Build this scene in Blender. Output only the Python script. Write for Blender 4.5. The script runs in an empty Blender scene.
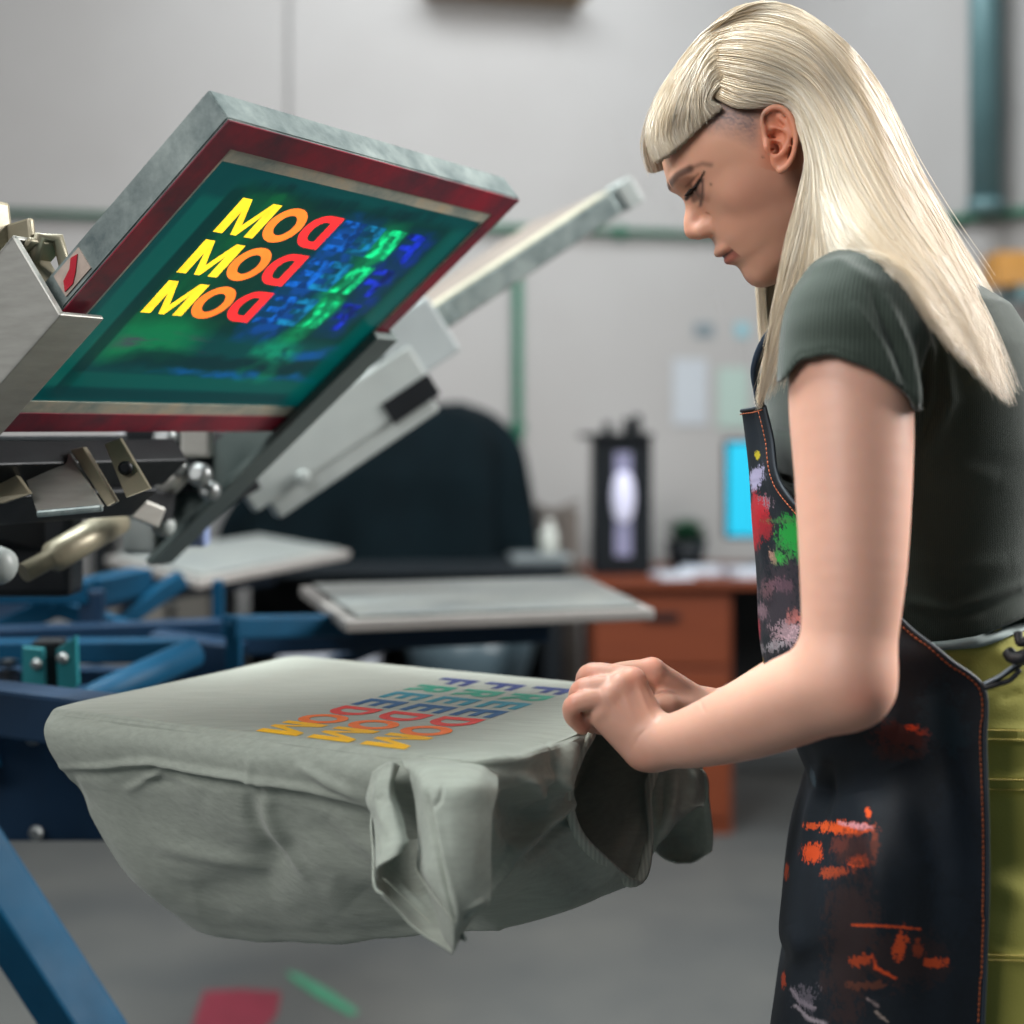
import bpy, bmesh, math, random
import numpy as np
from mathutils import Vector, Matrix

random.seed(7)
RNG = np.random.default_rng(11)
PI = math.pi
F, CX, Y0, CZ = 1500.0, 512.0, 430.0, 1.19      # focal length, centre column and horizon row of the photograph; lens height
COL = bpy.context.scene.collection

def at(px, py, Y):
    return np.array([(px - CX) / F * Y, Y, CZ - (py - Y0) / F * Y])

def lin(c):
    return c / 12.92 if c <= .04045 else ((c + .055) / 1.055) ** 2.4

def C(h):
    if isinstance(h, tuple): return (*h[:3], 1)
    h = h.lstrip('#')
    return tuple(lin(int(h[i:i + 2], 16) / 255) for i in (0, 2, 4)) + (1,)

# ------------------------------------------------------------------ materials
class NT:
    def __init__(self, name):
        self.m = bpy.data.materials.new(name); self.m.use_nodes = True
        self.t = self.m.node_tree; self.b = self.t.nodes['Principled BSDF']
        self.out = self.t.nodes['Material Output']
        self._co = None
    def n(self, typ, **kw):
        x = self.t.nodes.new(typ)
        for k, v in kw.items():
            if k in ('i',):
                for a, b in v.items(): x.inputs[a].default_value = b
            else: setattr(x, k, v)
        return x
    def l(self, a, b): self.t.links.new(a, b)
    @property
    def co(self):
        if self._co is None: self._co = self.n('ShaderNodeTexCoord').outputs['Object']
        return self._co
    def map(self, scale=(1, 1, 1), rot=(0, 0, 0), loc=(0, 0, 0)):
        mp = self.n('ShaderNodeMapping'); mp.inputs['Scale'].default_value = scale
        mp.inputs['Rotation'].default_value = rot; mp.inputs['Location'].default_value = loc
        self.l(self.co, mp.inputs['Vector']); return mp.outputs[0]
    def noise(self, scale, detail=4, vec=None, rough=.55, dist=0):
        x = self.n('ShaderNodeTexNoise', i={'Scale': scale, 'Detail': detail, 'Roughness': rough, 'Distortion': dist})
        self.l(vec if vec is not None else self.co, x.inputs['Vector']); return x.outputs['Fac']
    def ramp(self, fac, stops):
        x = self.n('ShaderNodeValToRGB'); e = x.color_ramp.elements
        while len(e) < len(stops): e.new(.5)
        for k, (p, c) in enumerate(stops): e[k].position = p; e[k].color = C(c)
        self.l(fac, x.inputs[0]); return x.outputs[0]
    def mix(self, fac, a, b, mode='MIX'):
        x = self.n('ShaderNodeMix', data_type='RGBA', blend_type=mode)
        for s, v in ((0, fac), (6, a), (7, b)):
            if hasattr(v, 'is_output'): self.l(v, x.inputs[s])
            else: x.inputs[s].default_value = v
        return x.outputs[2]
    def math(self, op, a, b=0., c=None):
        x = self.n('ShaderNodeMath', operation=op)
        for s, v in ((0, a), (1, b), (2, c)):
            if v is None: continue
            if hasattr(v, 'is_output'): self.l(v, x.inputs[s])
            else: x.inputs[s].default_value = v
        return x.outputs[0]
    def bump(self, h, strength=.3, dist=.002, prev=None):
        x = self.n('ShaderNodeBump', i={'Strength': strength, 'Distance': dist}); self.l(h, x.inputs['Height'])
        if prev is not None: self.l(prev, x.inputs['Normal'])
        self.l(x.outputs[0], self.b.inputs['Normal']); return x.outputs[0]
    def color(self, c):
        if hasattr(c, 'is_output'): self.l(c, self.b.inputs['Base Color'])
        else: self.b.inputs['Base Color'].default_value = C(c)
    def set(self, **kw):
        for k, v in kw.items(): self.b.inputs[k.replace('_', ' ')].default_value = v
        return self.m

def M(name, c, rough=.5, metal=0., var=.12, scale=14., bump=.15, c2=None, spec=.5, bdist=.001):
    t = NT(name)
    base = C(c); dark = C(c2) if c2 else tuple(v * (1 - var * 2) for v in base[:3]) + (1,)
    f = t.noise(scale, 6)
    t.color(t.mix(t.math('MULTIPLY_ADD', f, 1.6, -.3), dark, base))
    r = t.math('MULTIPLY_ADD', t.noise(scale * 2.3, 3), .25, rough - .12)
    t.l(r, t.b.inputs['Roughness'])
    t.set(Metallic=metal); t.b.inputs['Specular IOR Level'].default_value = spec
    if bump: t.bump(t.noise(scale * 9, 4), bump, bdist)
    return t.m

# ------------------------------------------------------------------ objects
def tag(o, label=None, cat=None, group=None, kind=None):
    if label: o['label'] = label
    if cat: o['category'] = cat
    if group: o['group'] = group
    if kind: o['kind'] = kind
    return o

def empty(name, loc, label, cat, group=None):
    o = bpy.data.objects.new(name, None); COL.objects.link(o); o.location = Vector(loc); o.empty_display_size = .05
    return tag(o, label, cat, group)

def link(name, me, mats, parent=None):
    o = bpy.data.objects.new(name, me); COL.objects.link(o)
    for m in (mats if isinstance(mats, (list, tuple)) else [mats]): me.materials.append(m)
    if parent is not None:
        o.parent = parent
        off = Vector((0, 0, 0)); p = parent
        while p is not None: off += p.location; p = p.parent
        me.transform(Matrix.Translation(-off))
    return o

class MB:
    """collects shapes; build() links them as one mesh object, geometry in world coordinates"""
    def __init__(s): s.bm = bmesh.new(); s.mi = 0
    def _f(s, vs):
        try:
            f = s.bm.faces.new(vs); f.material_index = s.mi; return f
        except ValueError: return None
    def box(s, c, size, ax=None, bev=.0, seg=2):
        """c centre, size along the three axes ax"""
        ax = [Vector(a).normalized() for a in (ax or ((1, 0, 0), (0, 1, 0), (0, 0, 1)))]
        c = Vector(c); h = [v / 2 for v in size]; vs = []
        for i in (-1, 1):
            for j in (-1, 1):
                for k in (-1, 1): vs.append(s.bm.verts.new(c + ax[0] * h[0] * i + ax[1] * h[1] * j + ax[2] * h[2] * k))
        fs = [s._f([vs[q] for q in f]) for f in ((0, 1, 3, 2), (4, 6, 7, 5), (0, 4, 5, 1), (2, 3, 7, 6), (0, 2, 6, 4), (1, 5, 7, 3))]
        bmesh.ops.recalc_face_normals(s.bm, faces=fs)
        if bev:
            es = list({e for f in fs for e in f.edges})
            r = bmesh.ops.bevel(s.bm, geom=es, offset=min(bev, min(size) * .45), segments=seg, affect='EDGES', profile=.6)
            for f in r['faces']: f.material_index = s.mi
        return s
    def bar(s, p, q, w, h, up=(0, 0, 1), bev=.002):
        p, q = Vector(p), Vector(q); d = (q - p); L = d.length; d.normalize()
        side = d.cross(Vector(up))
        if side.length < 1e-4: side = d.cross(Vector((0, 1, 0)))
        side.normalize(); u = side.cross(d).normalized()
        return s.box((p + q) / 2, (L, w, h), (d, side, u), bev)
    def tube(s, pts, r, n=12, caps=True):
        pts = [Vector(p) for p in pts]; rr = r if isinstance(r, (list, tuple)) else [r] * len(pts)
        rings = []; prev = None
        for i, p in enumerate(pts):
            d = (pts[min(i + 1, len(pts) - 1)] - pts[max(i - 1, 0)]).normalized()
            a = prev - d * prev.dot(d) if prev is not None else d.cross(Vector((0, 0, 1)))
            if a.length < 1e-3: a = d.cross(Vector((0, 1, 0)))
            a.normalize(); b = d.cross(a); prev = a
            rings.append([s.bm.verts.new(p + (a * math.cos(t) + b * math.sin(t)) * rr[i]) for t in [2 * PI * k / n for k in range(n)]])
        for i in range(len(rings) - 1):
            for k in range(n):
                f = s._f([rings[i][k], rings[i][(k + 1) % n], rings[i + 1][(k + 1) % n], rings[i + 1][k]])
                if f: f.smooth = True
        if caps:
            s._f(rings[0][::-1]); s._f(rings[-1])
        return s
    def lathe(s, c, prof, n=24, axis=(0, 0, 1)):
        ax = Vector(axis).normalized(); a = ax.orthogonal().normalized(); b = ax.cross(a); c = Vector(c)
        rings = [[s.bm.verts.new(c + ax * z + (a * math.cos(2 * PI * k / n) + b * math.sin(2 * PI * k / n)) * max(r, 1e-5)) for k in range(n)] for r, z in prof]
        for i in range(len(rings) - 1):
            for k in range(n):
                f = s._f([rings[i][k], rings[i][(k + 1) % n], rings[i + 1][(k + 1) % n], rings[i + 1][k]])
                if f: f.smooth = True
        s._f(rings[0][::-1]); s._f(rings[-1]); return s
    def prism(s, pts, d, bev=0):
        """closed polygon (3D points) pushed along vector d"""
        d = Vector(d); a = [s.bm.verts.new(Vector(p)) for p in pts]; b = [s.bm.verts.new(Vector(p) + d) for p in pts]
        fs = [s._f(a), s._f(b[::-1])] + [s._f([a[i], b[i], b[(i + 1) % len(a)], a[(i + 1) % len(a)]]) for i in range(len(a))]
        bmesh.ops.recalc_face_normals(s.bm, faces=[f for f in fs if f])
        if bev:
            es = list({e for f in fs for e in f.edges})
            bmesh.ops.bevel(s.bm, geom=es, offset=bev, segments=2, affect='EDGES', profile=.6)
        return s
    def quad(s, pts): s._f([s.bm.verts.new(Vector(p)) for p in pts]); return s
    def build(s, name, mats, parent=None, smooth=False):
        me = bpy.data.meshes.new(name); bmesh.ops.recalc_face_normals(s.bm, faces=list(s.bm.faces)) if not smooth == 'keep' else None
        s.bm.to_mesh(me); s.bm.free()
        if smooth: me.shade_smooth()
        return link(name, me, mats, parent)

def mesh_np(name, V, Q, mats, parent=None, smooth=True, col=None, mi=None):
    V = np.asarray(V, dtype=np.float32); Q = np.asarray(Q, dtype=np.int32)
    me = bpy.data.meshes.new(name); n, k = Q.shape
    me.vertices.add(len(V)); me.vertices.foreach_set('co', V.ravel())
    me.loops.add(n * k); me.loops.foreach_set('vertex_index', Q.ravel())
    me.polygons.add(n); me.polygons.foreach_set('loop_start', np.arange(0, n * k, k, dtype=np.int32))
    me.polygons.foreach_set('loop_total', np.full(n, k, dtype=np.int32))
    if mi is not None: me.polygons.foreach_set('material_index', np.asarray(mi, dtype=np.int32))
    me.update(calc_edges=True); me.validate()
    if smooth: me.polygons.foreach_set('use_smooth', np.ones(len(me.polygons), dtype=bool))
    if col is not None:
        a = me.color_attributes.new('Col', 'FLOAT_COLOR', 'POINT')
        cc = np.ones((len(V), 4), dtype=np.float32); cc[:, :col.shape[1]] = col; a.data.foreach_set('color', cc.ravel())
    return link(name, me, mats, parent)

def cr(P, n, closed=False):
    """Catmull-Rom through the rows of P (k, ...), n samples, uniform in index"""
    P = np.asarray(P, float); k = len(P); u = np.linspace(0, k - 1, n) if not closed else np.linspace(0, k, n, endpoint=False)
    i = np.floor(u).astype(int)
    if not closed: i = np.clip(i, 0, k - 2)
    t = (u - i).reshape((-1,) + (1,) * (P.ndim - 1))
    g = (lambda j: P[j % k]) if closed else None
    if closed: p0, p1, p2, p3 = g(i - 1), g(i), g(i + 1), g(i + 2)
    else:
        E = np.concatenate([[2 * P[0] - P[1]], P, [2 * P[-1] - P[-2]]]); p0, p1, p2, p3 = E[i], E[i + 1], E[i + 2], E[i + 3]
    return .5 * ((2 * p1) + (-p0 + p2) * t + (2 * p0 - 5 * p1 + 4 * p2 - p3) * t ** 2 + (-p0 + 3 * p1 - 3 * p2 + p3) * t ** 3)

def grid_quads(nu, nv, off=0, wrap=False):
    i, j = np.meshgrid(np.arange(nu - 1), np.arange(nv if wrap else nv - 1), indexing='ij')
    j2 = (j + 1) % nv
    return np.stack([i * nv + j, i * nv + j2, (i + 1) * nv + j2, (i + 1) * nv + j], -1).reshape(-1, 4) + off

def surf(ctrl, nu, nv):
    """ctrl rows of (px,py,Y) -> grid of world points (nu,nv,3)"""
    P = np.array([[at(*p) for p in row] for row in ctrl])
    G = cr(P, nu); G = np.swapaxes(cr(np.swapaxes(G, 0, 1), nv), 0, 1)
    return G

def normals(G):
    du = np.gradient(G, axis=0); dv = np.gradient(G, axis=1); N = np.cross(du, dv)
    return N / (np.linalg.norm(N, axis=-1, keepdims=True) + 1e-12)

def vnoise(P, scale, seed=0):
    """smooth value noise in -1..1"""
    P = np.asarray(P) * scale; i = np.floor(P).astype(np.int64); f = P - i; f = f * f * (3 - 2 * f)
    def h(a, b, c):
        n = (a * 374761393 + b * 668265263 + c * 2147483647 + seed * 974634777) & 0xffffffff
        n = ((n ^ (n >> 13)) * 1274126177) & 0xffffffff
        return ((n ^ (n >> 16)) & 0xffff) / 32767.5 - 1
    r = 0
    for a in (0, 1):
        for b in (0, 1):
            for c in (0, 1):
                w = (f[..., 0] if a else 1 - f[..., 0]) * (f[..., 1] if b else 1 - f[..., 1]) * (f[..., 2] if c else 1 - f[..., 2])
                r = r + w * h(i[..., 0] + a, i[..., 1] + b, i[..., 2] + c)
    return r

def proj(P):
    return np.stack([CX + F * P[..., 0] / P[..., 1], Y0 - F * (P[..., 2] - CZ) / P[..., 1]], -1)

def seg_dist(p, a, b):
    a = np.array(a, float); b = np.array(b, float); d = b - a; L = (d @ d) + 1e-9
    t = np.clip(((p - a) @ d) / L, 0, 1); q = p - (a + t[..., None] * d)
    return np.linalg.norm(q, axis=-1), t, (d[0] * q[..., 1] - d[1] * q[..., 0]) / math.sqrt(L)

def crease(px, poly, w, amp):
    """height of a fold running along a polyline (pixels), fading at both ends"""
    out = np.zeros(px.shape[:-1]); n = len(poly) - 1
    best = np.full(px.shape[:-1], 1e9); tt = np.zeros(px.shape[:-1])
    for k in range(n):
        d, t, _ = seg_dist(px, poly[k], poly[k + 1]); m = d < best
        best = np.where(m, d, best); tt = np.where(m, (k + t) / n, tt)
    return amp * np.exp(-(best / w) ** 2) * np.sin(np.clip(tt, .02, .98) * PI) ** .5

def solid_grid(G, th, nrm=None):
    """thin sheet of thickness th from a grid"""
    N = normals(G) if nrm is None else nrm; nu, nv = G.shape[:2]
    V = np.concatenate([G.reshape(-1, 3), (G - N * th).reshape(-1, 3)]); o = nu * nv
    Q = [grid_quads(nu, nv), grid_quads(nu, nv, o)[:, ::-1]]
    r = []
    idx = np.arange(nu * nv).reshape(nu, nv)
    for e, fl in ((idx[0], 0), (idx[-1], 1), (idx[:, 0], 1), (idx[:, -1], 0)):
        q = np.stack([e[:-1], e[1:], e[1:] + o, e[:-1] + o], -1); r.append(q[:, ::-1] if not fl else q)
    return V, np.concatenate(Q + r)
# ------------------------------------------------------------------ camera, light, world
sc = bpy.context.scene
cam = bpy.data.cameras.new('camera'); co = bpy.data.objects.new('camera', cam); COL.objects.link(co); sc.camera = co
co.location = (0, 0, CZ); co.rotation_euler = (PI / 2, 0, 0)
cam.sensor_width = 36; cam.lens = F / 1024 * 36; cam.shift_y = -(512 - Y0) / 1024; cam.clip_start = .05
cam.dof.use_dof = True; cam.dof.focus_distance = 1.13; cam.dof.aperture_fstop = cam.lens / 17; cam.dof.aperture_blades = 0
sc.view_settings.view_transform = 'Standard'; sc.view_settings.look = 'None'; sc.view_settings.gamma = 1
sc.view_settings.use_curve_mapping = False; sc.view_settings.exposure = -0.22

w = bpy.data.worlds.new('world'); sc.world = w; w.use_nodes = True
w.node_tree.nodes['Background'].inputs[0].default_value = (.62, .88, 1.0, 1); w.node_tree.nodes['Background'].inputs[1].default_value = .13

def area(name, loc, tgt, size, power, color=(1, 1, 1), sy=None):
    L = bpy.data.lights.new(name, 'AREA'); L.energy = power; L.color = color; L.size = size
    if sy: L.shape = 'RECTANGLE'; L.size_y = sy
    o = bpy.data.objects.new(name, L); COL.objects.link(o); o.location = loc
    o.rotation_euler = (Vector(tgt) - Vector(loc)).to_track_quat('-Z', 'Y').to_euler(); return o
area('window_light', (2.4, 1.75, 2.5), (.45, 1.2, 1.15), 1.1, 235, (1, .98, .95), 1.6)
area('ceiling_and_fill_light', (-.75, 1.75, 3.0), (-.1, 1.3, 1), 1.5, 150, (.93, 1, .99), .9)
area('ceiling_and_fill_light', (-1.6, -.7, 2.6), (.2, 1.2, 1.1), 1.3, 74, (1, .97, .95), 1.4)  # added front-left fill that brightens the face, no known lamp of the room
area('ceiling_and_fill_light', (.3, 3.9, 3.3), (.3, 5.2, 1.6), 1.8, 62, (.93, .98, 1), .8)

# ------------------------------------------------------------------ setting
plaster = NT('wall_plaster')
plaster.color(plaster.mix(plaster.noise(1.6, 5), C('#9c9896'), C('#aeacab'))); plaster.set(Roughness=.85); plaster.bump(plaster.noise(40, 4), .15, .004)
conc = NT('concrete_floor')
conc.color(conc.mix(conc.math('MULTIPLY_ADD', conc.noise(2.2, 8), 1.8, -.4), C('#3b3e40'), C('#565653'))); conc.set(Roughness=.75); conc.bump(conc.noise(30, 6), .2, .003)

fl = MB().box((.2, 3.2, -.05), (8, 8.4, .1)).build('floor', conc.m); tag(fl, kind='structure')
WA = np.array([-2.1, 4.84]); WB = np.array([1.05, 5.575]); WC = np.array([2.6, 4.02])
def wall(name, a, b, top=3.4, th=.15):
    d = (b - a) / np.linalg.norm(b - a); n = np.array([-d[1], d[0]])
    c = (a + b) / 2 + n * th / 2
    o = MB().box((c[0], c[1], top / 2), (np.linalg.norm(b - a), th, top), ((*d, 0), (*n, 0), (0, 0, 1))).build(name, plaster.m)
    return tag(o, kind='structure')
wall('wall_back', WA, WB + (WB - WA) / 30); wall('wall_right', WB, WC + (WC - WB) * 1.0); wall('wall_left', np.array([-3.6, .2]), WA + (WA - WB) / 40)
def on_wall(px, z=None, off=.0, a=WA, b=WB):
    """where the view ray of column px meets the wall, off metres in front of it"""
    d = (b - a) / np.linalg.norm(b - a); n = np.array([d[1], -d[0]]); a2 = a + n * off
    k = (px - CX) / F; Y = (a2[0] * d[1] - a2[1] * d[0]) / (k * d[1] - d[0])
    return np.array([k * Y, Y])
dw = (WB - WA) / np.linalg.norm(WB - WA); dr = (WC - WB) / np.linalg.norm(WC - WB)
p = on_wall(297, off=-.004)
tag(MB().box((p[0], p[1], 1.7), (.05, .05, 3.4), ((*dw, 0), (-dw[1], dw[0], 0), (0, 0, 1))).build('trim_1', plaster.m), kind='structure')

green_pipe = M('green_painted_pipe', '#17684f', .45, 0, .1, 8)
teal_pipe = M('grey_teal_pipe', '#5f7f83', .4, .2, .12, 6)
ZP = 1.903
a = on_wall(-60, off=.03); b = on_wall(815, off=.03)
t = MB().tube([(*a, ZP), (*b, ZP)], .013)
for px in (210, 620):
    q = on_wall(px, off=.012); t.box((*q, ZP), (.03, .04, .05))
tag(t.build('wall_pipe', green_pipe), 'slim green pipe running level along the back wall left of the woman', 'pipe')
q = on_wall(518, off=.028)
t = MB().tube([(*q, ZP - .016), (*q, .5)], .016); t.box((*on_wall(518, off=.012), 1.2), (.05, .04, .03))
tag(t.build('wall_pipe', green_pipe), 'thin green pipe dropping down the wall behind the black draped cloth', 'pipe')
a = on_wall(870, a=WB, b=WC, off=.03); b = on_wall(1100, a=WB, b=WC, off=.03)
tag(MB().tube([(*a, 1.905), (*b, 1.905)], .017).build('wall_pipe', green_pipe), 'green pipe on the wall to the right of the blonde hair', 'pipe')
q = on_wall(985, a=WB, b=WC, off=.13)
r = empty('vertical_duct', (*q, 1.92), 'wide grey teal vertical pipe at the top right above the green pipe', 'pipe')
MB().tube([(*q, 1.93), (*q, 3.3)], .052, 20).build('duct_pipe', teal_pipe, r)
MB().tube([(*q, 1.90), (*q, 1.94)], .06, 20).build('collar', teal_pipe, r)
for z in (2.25, 2.9): MB().box((q[0] + .03, q[1] + .07, z), (.03, .16, .03)).build('bracket', green_pipe, r)
wood = M('pine_board', '#8a7152', .6, 0, .15, 12)
q = on_wall(508, off=.1); r = empty('wall_shelf', (*q, 2.68), 'brown wooden shelf edge at the very top of the back wall', 'shelf')
MB().box((*q, 2.715), (.56, .2, .025), ((*dw, 0), (-dw[1], dw[0], 0), (0, 0, 1)), .003).build('board', wood, r)
for s in (-.2, .2):
    MB().box((q[0] + dw[0] * s, q[1] + .05, 2.755), (.02, .12, .06)).build('bracket', teal_pipe, r)
# wall papers, faint
pw = M('paper', '#b7bcc2', .8, 0, .05, 4); pg = M('paper_greenish', '#a9bcb4', .8, 0, .05, 4)
for (px, py, ww, hh, m, lab) in ((704, 330, .075, .05, M('grey_card', '#7e8b91', .8), 'small dark grey note on the wall, topmost of the papers'),
                                 (742, 330, .05, .05, M('pale_cyan_card', '#8fc3cf', .8), 'small pale cyan note on the wall beside the apron strap'),
                                 (690, 392, .13, .24, pw, 'white paper sheet pinned on the wall above the black device'),
                                 (733, 398, .12, .22, pg, 'pale green tinted sheet pinned on the wall above the cyan monitor')):
    q = on_wall(px, off=.004); z = CZ - (py - Y0) / F * q[1]
    tag(MB().box((*q, z), (ww, .004, hh), ((*dw, 0), (-dw[1], dw[0], 0), (0, 0, 1))).build('wall_paper_note' if ww < .1 else 'wall_paper_sheet', m), lab, 'paper')
q = on_wall(1016, a=WB, b=WC, off=.16); z = CZ + (430 - 285) / F * q[1]
r = empty('storage_bin', (*q, z - .06), 'orange storage bin on a bracket at the right edge behind the hair', 'bin')
orange = M('orange_plastic', '#c98a2a', .4)
t = MB(); t.box((*q, z), (.16, .14, .012)); 
for s in (-1, 1): t.box((q[0] + s * .078, q[1], z + .05), (.008, .14, .1)); t.box((q[0], q[1] + s * .068, z + .05), (.16, .008, .1))
t.build('bin_shell', orange, r); MB().box((q[0], q[1] + .03, z - .03), (.03, .22, .05)).build('bracket', teal_pipe, r)
# floor marks
red = M('red_floor_paint', '#7a1f33', .7, 0, .2, 20); grn = M('green_floor_paint', '#3f8d6c', .7, 0, .2, 20)
def floor_pt(px, py, dz=0): Y = F * CZ / (py - Y0); return ((px - CX) / F * Y, Y, dz)
pts = [floor_pt(*p, .0015) for p in ((190, 1035), (197, 1012), (205, 992), (240, 990), (281, 993), (277, 1015), (262, 1034), (225, 1040))]
tag(MB().prism(pts, (0, 0, .001)).build('floor_marking', red), 'crimson paint patch on the grey floor near the bottom edge', 'marking')
pts = [floor_pt(*p, .0015) for p in ((286, 972), (300, 976), (330, 992), (358, 1012), (352, 1017), (318, 998), (292, 980))]
tag(MB().prism(pts, (0, 0, .001)).build('floor_marking', grn), 'thin green streak on the floor right of the crimson patch', 'marking')

def xy(px, Y): return (px - CX) / F * Y
def zz(py, Y): return CZ - (py - Y0) / F * Y
# ------------------------------------------------------------------ far furniture
black_cloth = NT('black_cloth'); black_cloth.color(black_cloth.mix(black_cloth.noise(6, 4), C('#03080b'), C('#0b1a20'))); black_cloth.set(Roughness=.9); black_cloth.b.inputs['Specular IOR Level'].default_value = .1; black_cloth.bump(black_cloth.noise(90, 3), .2, .002)  # lighter teal in the colour mix stands in for sheen on the folds
dark = M('dark_blue_black_metal', '#080f15', .5, .0, .1, 8, spec=.25)
grey_sheet = M('grey_tabletop', '#8b9294', .5, 0, .15, 10, c2='#626a6e')
# table behind the press with the black draped machine
Yt = 4.3; zt = .81
r = empty('work_table', at(400, 560, 4.6) * (1, 1, 0), 'dark work table far behind the press under the black draped machine', 'table')
tx0, tx1 = xy(205, 4.3), xy(566, 4.35)
MB().box(((tx0 + tx1) / 2, 4.62, zt - .018), (tx1 - tx0, .72, .035), bev=.004).build('tabletop', M('dark_top', '#141c22', .5, spec=.3), r)
for sx in (tx0 + .04, tx1 - .04):
    for sy in (4.32, 4.94): MB().box((sx, sy, (zt - .036) / 2), (.05, .05, zt - .036), bev=.003).build('leg', dark, r)
MB().box(((tx0 + tx1) / 2, 4.9, .42), (tx1 - tx0 - .14, .02, .7)).build('back_panel', dark, r)
# draped machine: an upright loft with vertical folds
def draped(name, cx, cy, outline, zb, dep, mat, nfold=11):
    zs = np.array([o[0] for o in outline]); L = np.array([o[1] for o in outline]); R = np.array([o[2] for o in outline])
    nz, na = 60, 220; t = np.linspace(0, 1, nz); A = np.linspace(0, 2 * PI, na, endpoint=False)
    z = cr(zs, nz); l = cr(L, nz); rr = cr(R, nz); V = []
    for k in range(nz):
        c = (l[k] + rr[k]) / 2; hw = (rr[k] - l[k]) / 2; hd = dep * min(1, .35 + .8 * (1 - k / (nz - 1)) ** .5)
        f = (1 - k / (nz - 1)) ** .8
        rad = 1 + f * (.085 * np.sin(A * nfold + 1.3 * np.sin(A * 2)) + .03 * np.sin(A * 5 + 2))
        sup = 1 / (np.abs(np.cos(A)) ** 3 + np.abs(np.sin(A)) ** 3) ** (1 / 3)
        V.append(np.stack([c + hw * rad * sup * np.cos(A), cy + hd * rad * sup * np.sin(A), np.full(na, z[k]) + .012 * np.sin(A * 3) * (1 - f)], -1))
    V = np.concatenate(V); Q = grid_quads(nz, na, wrap=True)
    top = V[-na:].mean(0) + (0, 0, .004); V = np.vstack([V, top])
    o = mesh_np(name, V, Q, mat)
    bm = bmesh.new(); bm.from_mesh(o.data); bm.verts.ensure_lookup_table(); b0 = (nz - 1) * na
    for k in range(na): bm.faces.new([bm.verts[b0 + k], bm.verts[b0 + (k + 1) % na], bm.verts[len(V) - 1]])
    for f in bm.faces: f.smooth = True
    bm.to_mesh(o.data); bm.free(); return o
Yc = 4.4
ol = [(max(zt + .001, zz(z_, Yc)), xy(l_, Yc), xy(r_, Yc)) for z_, l_, r_ in ((564, 216, 525), (520, 224, 524), (480, 250, 521), (450, 280, 517), (428, 310, 505), (412, 342, 487), (404, 374, 460))]
tag(draped('black_dust_cover', 0, 4.62, ol, zt, .24, black_cloth.m), 'black cloth draped over a bulky machine behind the printing press', 'cover')
tag(MB().box((xy(540, 4.3), 4.38, zt + .009), (.17, .14, .016), ((.99, .12, 0), (-.12, .99, 0), (0, 0, 1)), .002).build('board_sheet', grey_sheet), 'pale grey board lying on the dark table beside the black drape', 'board')
bx = xy(549, 4.38)
r = empty('small_bottle', (bx, 4.38, zt + .018), 'small pale bottle standing on the grey board behind the press', 'bottle')
MB().lathe((bx, 4.38, zt + .018), [(.022, 0), (.026, .01), (.026, .06), (.014, .08)]).build('bottle_body', M('pale_plastic', '#b9bcb6', .4), r)
MB().lathe((bx, 4.38, zt + .098), [(.013, 0), (.013, .02)]).build('cap', M('cap_plastic', '#d0d0cc', .4), r)
# desk with drawer cabinet
Yd = 4.35; zd = .755
brown = NT('orange_brown_laminate'); brown.color(brown.mix(brown.noise(3, 6, brown.map((1, 1, 9))), C('#5c2610'), C('#743517'))); brown.set(Roughness=.45)
DX0, DX1 = xy(587, Yd), 1.32
dsk = empty('office_desk', (.8, Yd + .35, 0), 'orange brown office desk against the back wall under the monitor', 'desk')
MB().box(((DX0 + DX1) / 2, Yd + .31, zd - .0125), (DX1 - DX0, .62, .025), bev=.003).build('desktop', brown.m, dsk)
MB().box((DX1 - .012, Yd + .31, (zd - .025) / 2), (.02, .58, zd - .03)).build('side_panel', brown.m, dsk)
MB().box(((DX0 + DX1) / 2 + .2, Yd + .6, .45), (.6, .018, .5)).build('back_panel', M('desk_back_dark', '#10161b', .6), dsk)
xa, xb = xy(592, Yd), xy(735, Yd)
cab = empty('drawer_cabinet', ((xa + xb) / 2, Yd + .3, 0), 'orange brown drawer cabinet under the left end of the desk', 'cabinet')
MB().box(((xa + xb) / 2, Yd + .31, .363), (xb - xa, .5, .722), bev=.003).build('carcass', brown.m, cab)
for k, (za, zb_) in enumerate(((.50, .715), (.275, .49), (.05, .265))):
    d_ = MB().box(((xa + xb) / 2, Yd + .052, (za + zb_) / 2), (xb - xa - .02, .018, zb_ - za), bev=.003).build('drawer', brown.m, cab)
    MB().box(((xa + xb) / 2 - .0, Yd + .036, (za + zb_) / 2 + .035), (.1, .018, .022), bev=.005).build('handle', dark, d_)
# papers on desk
white = M('white_paper', '#c3cad6', .7, 0, .05, 5)
for k, (px, Y, s, rz, lab) in enumerate(((672, 4.42, .1, .2, 'white paper stack on the desk, leftmost, right in front of the black device'), (700, 4.56, .12, -.15, 'white papers at the middle of the orange brown desk'), (752, 4.48, .15, .3, 'white papers on the desk beside the apron'))):
    tag(MB().box((xy(px, Y), Y, zd + .007 + k * .002), (s, .12, .012 + k * .004), ((math.cos(rz), math.sin(rz), 0), (-math.sin(rz), math.cos(rz), 0), (0, 0, 1))).build('paper_stack', white), lab, 'paper')
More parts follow.
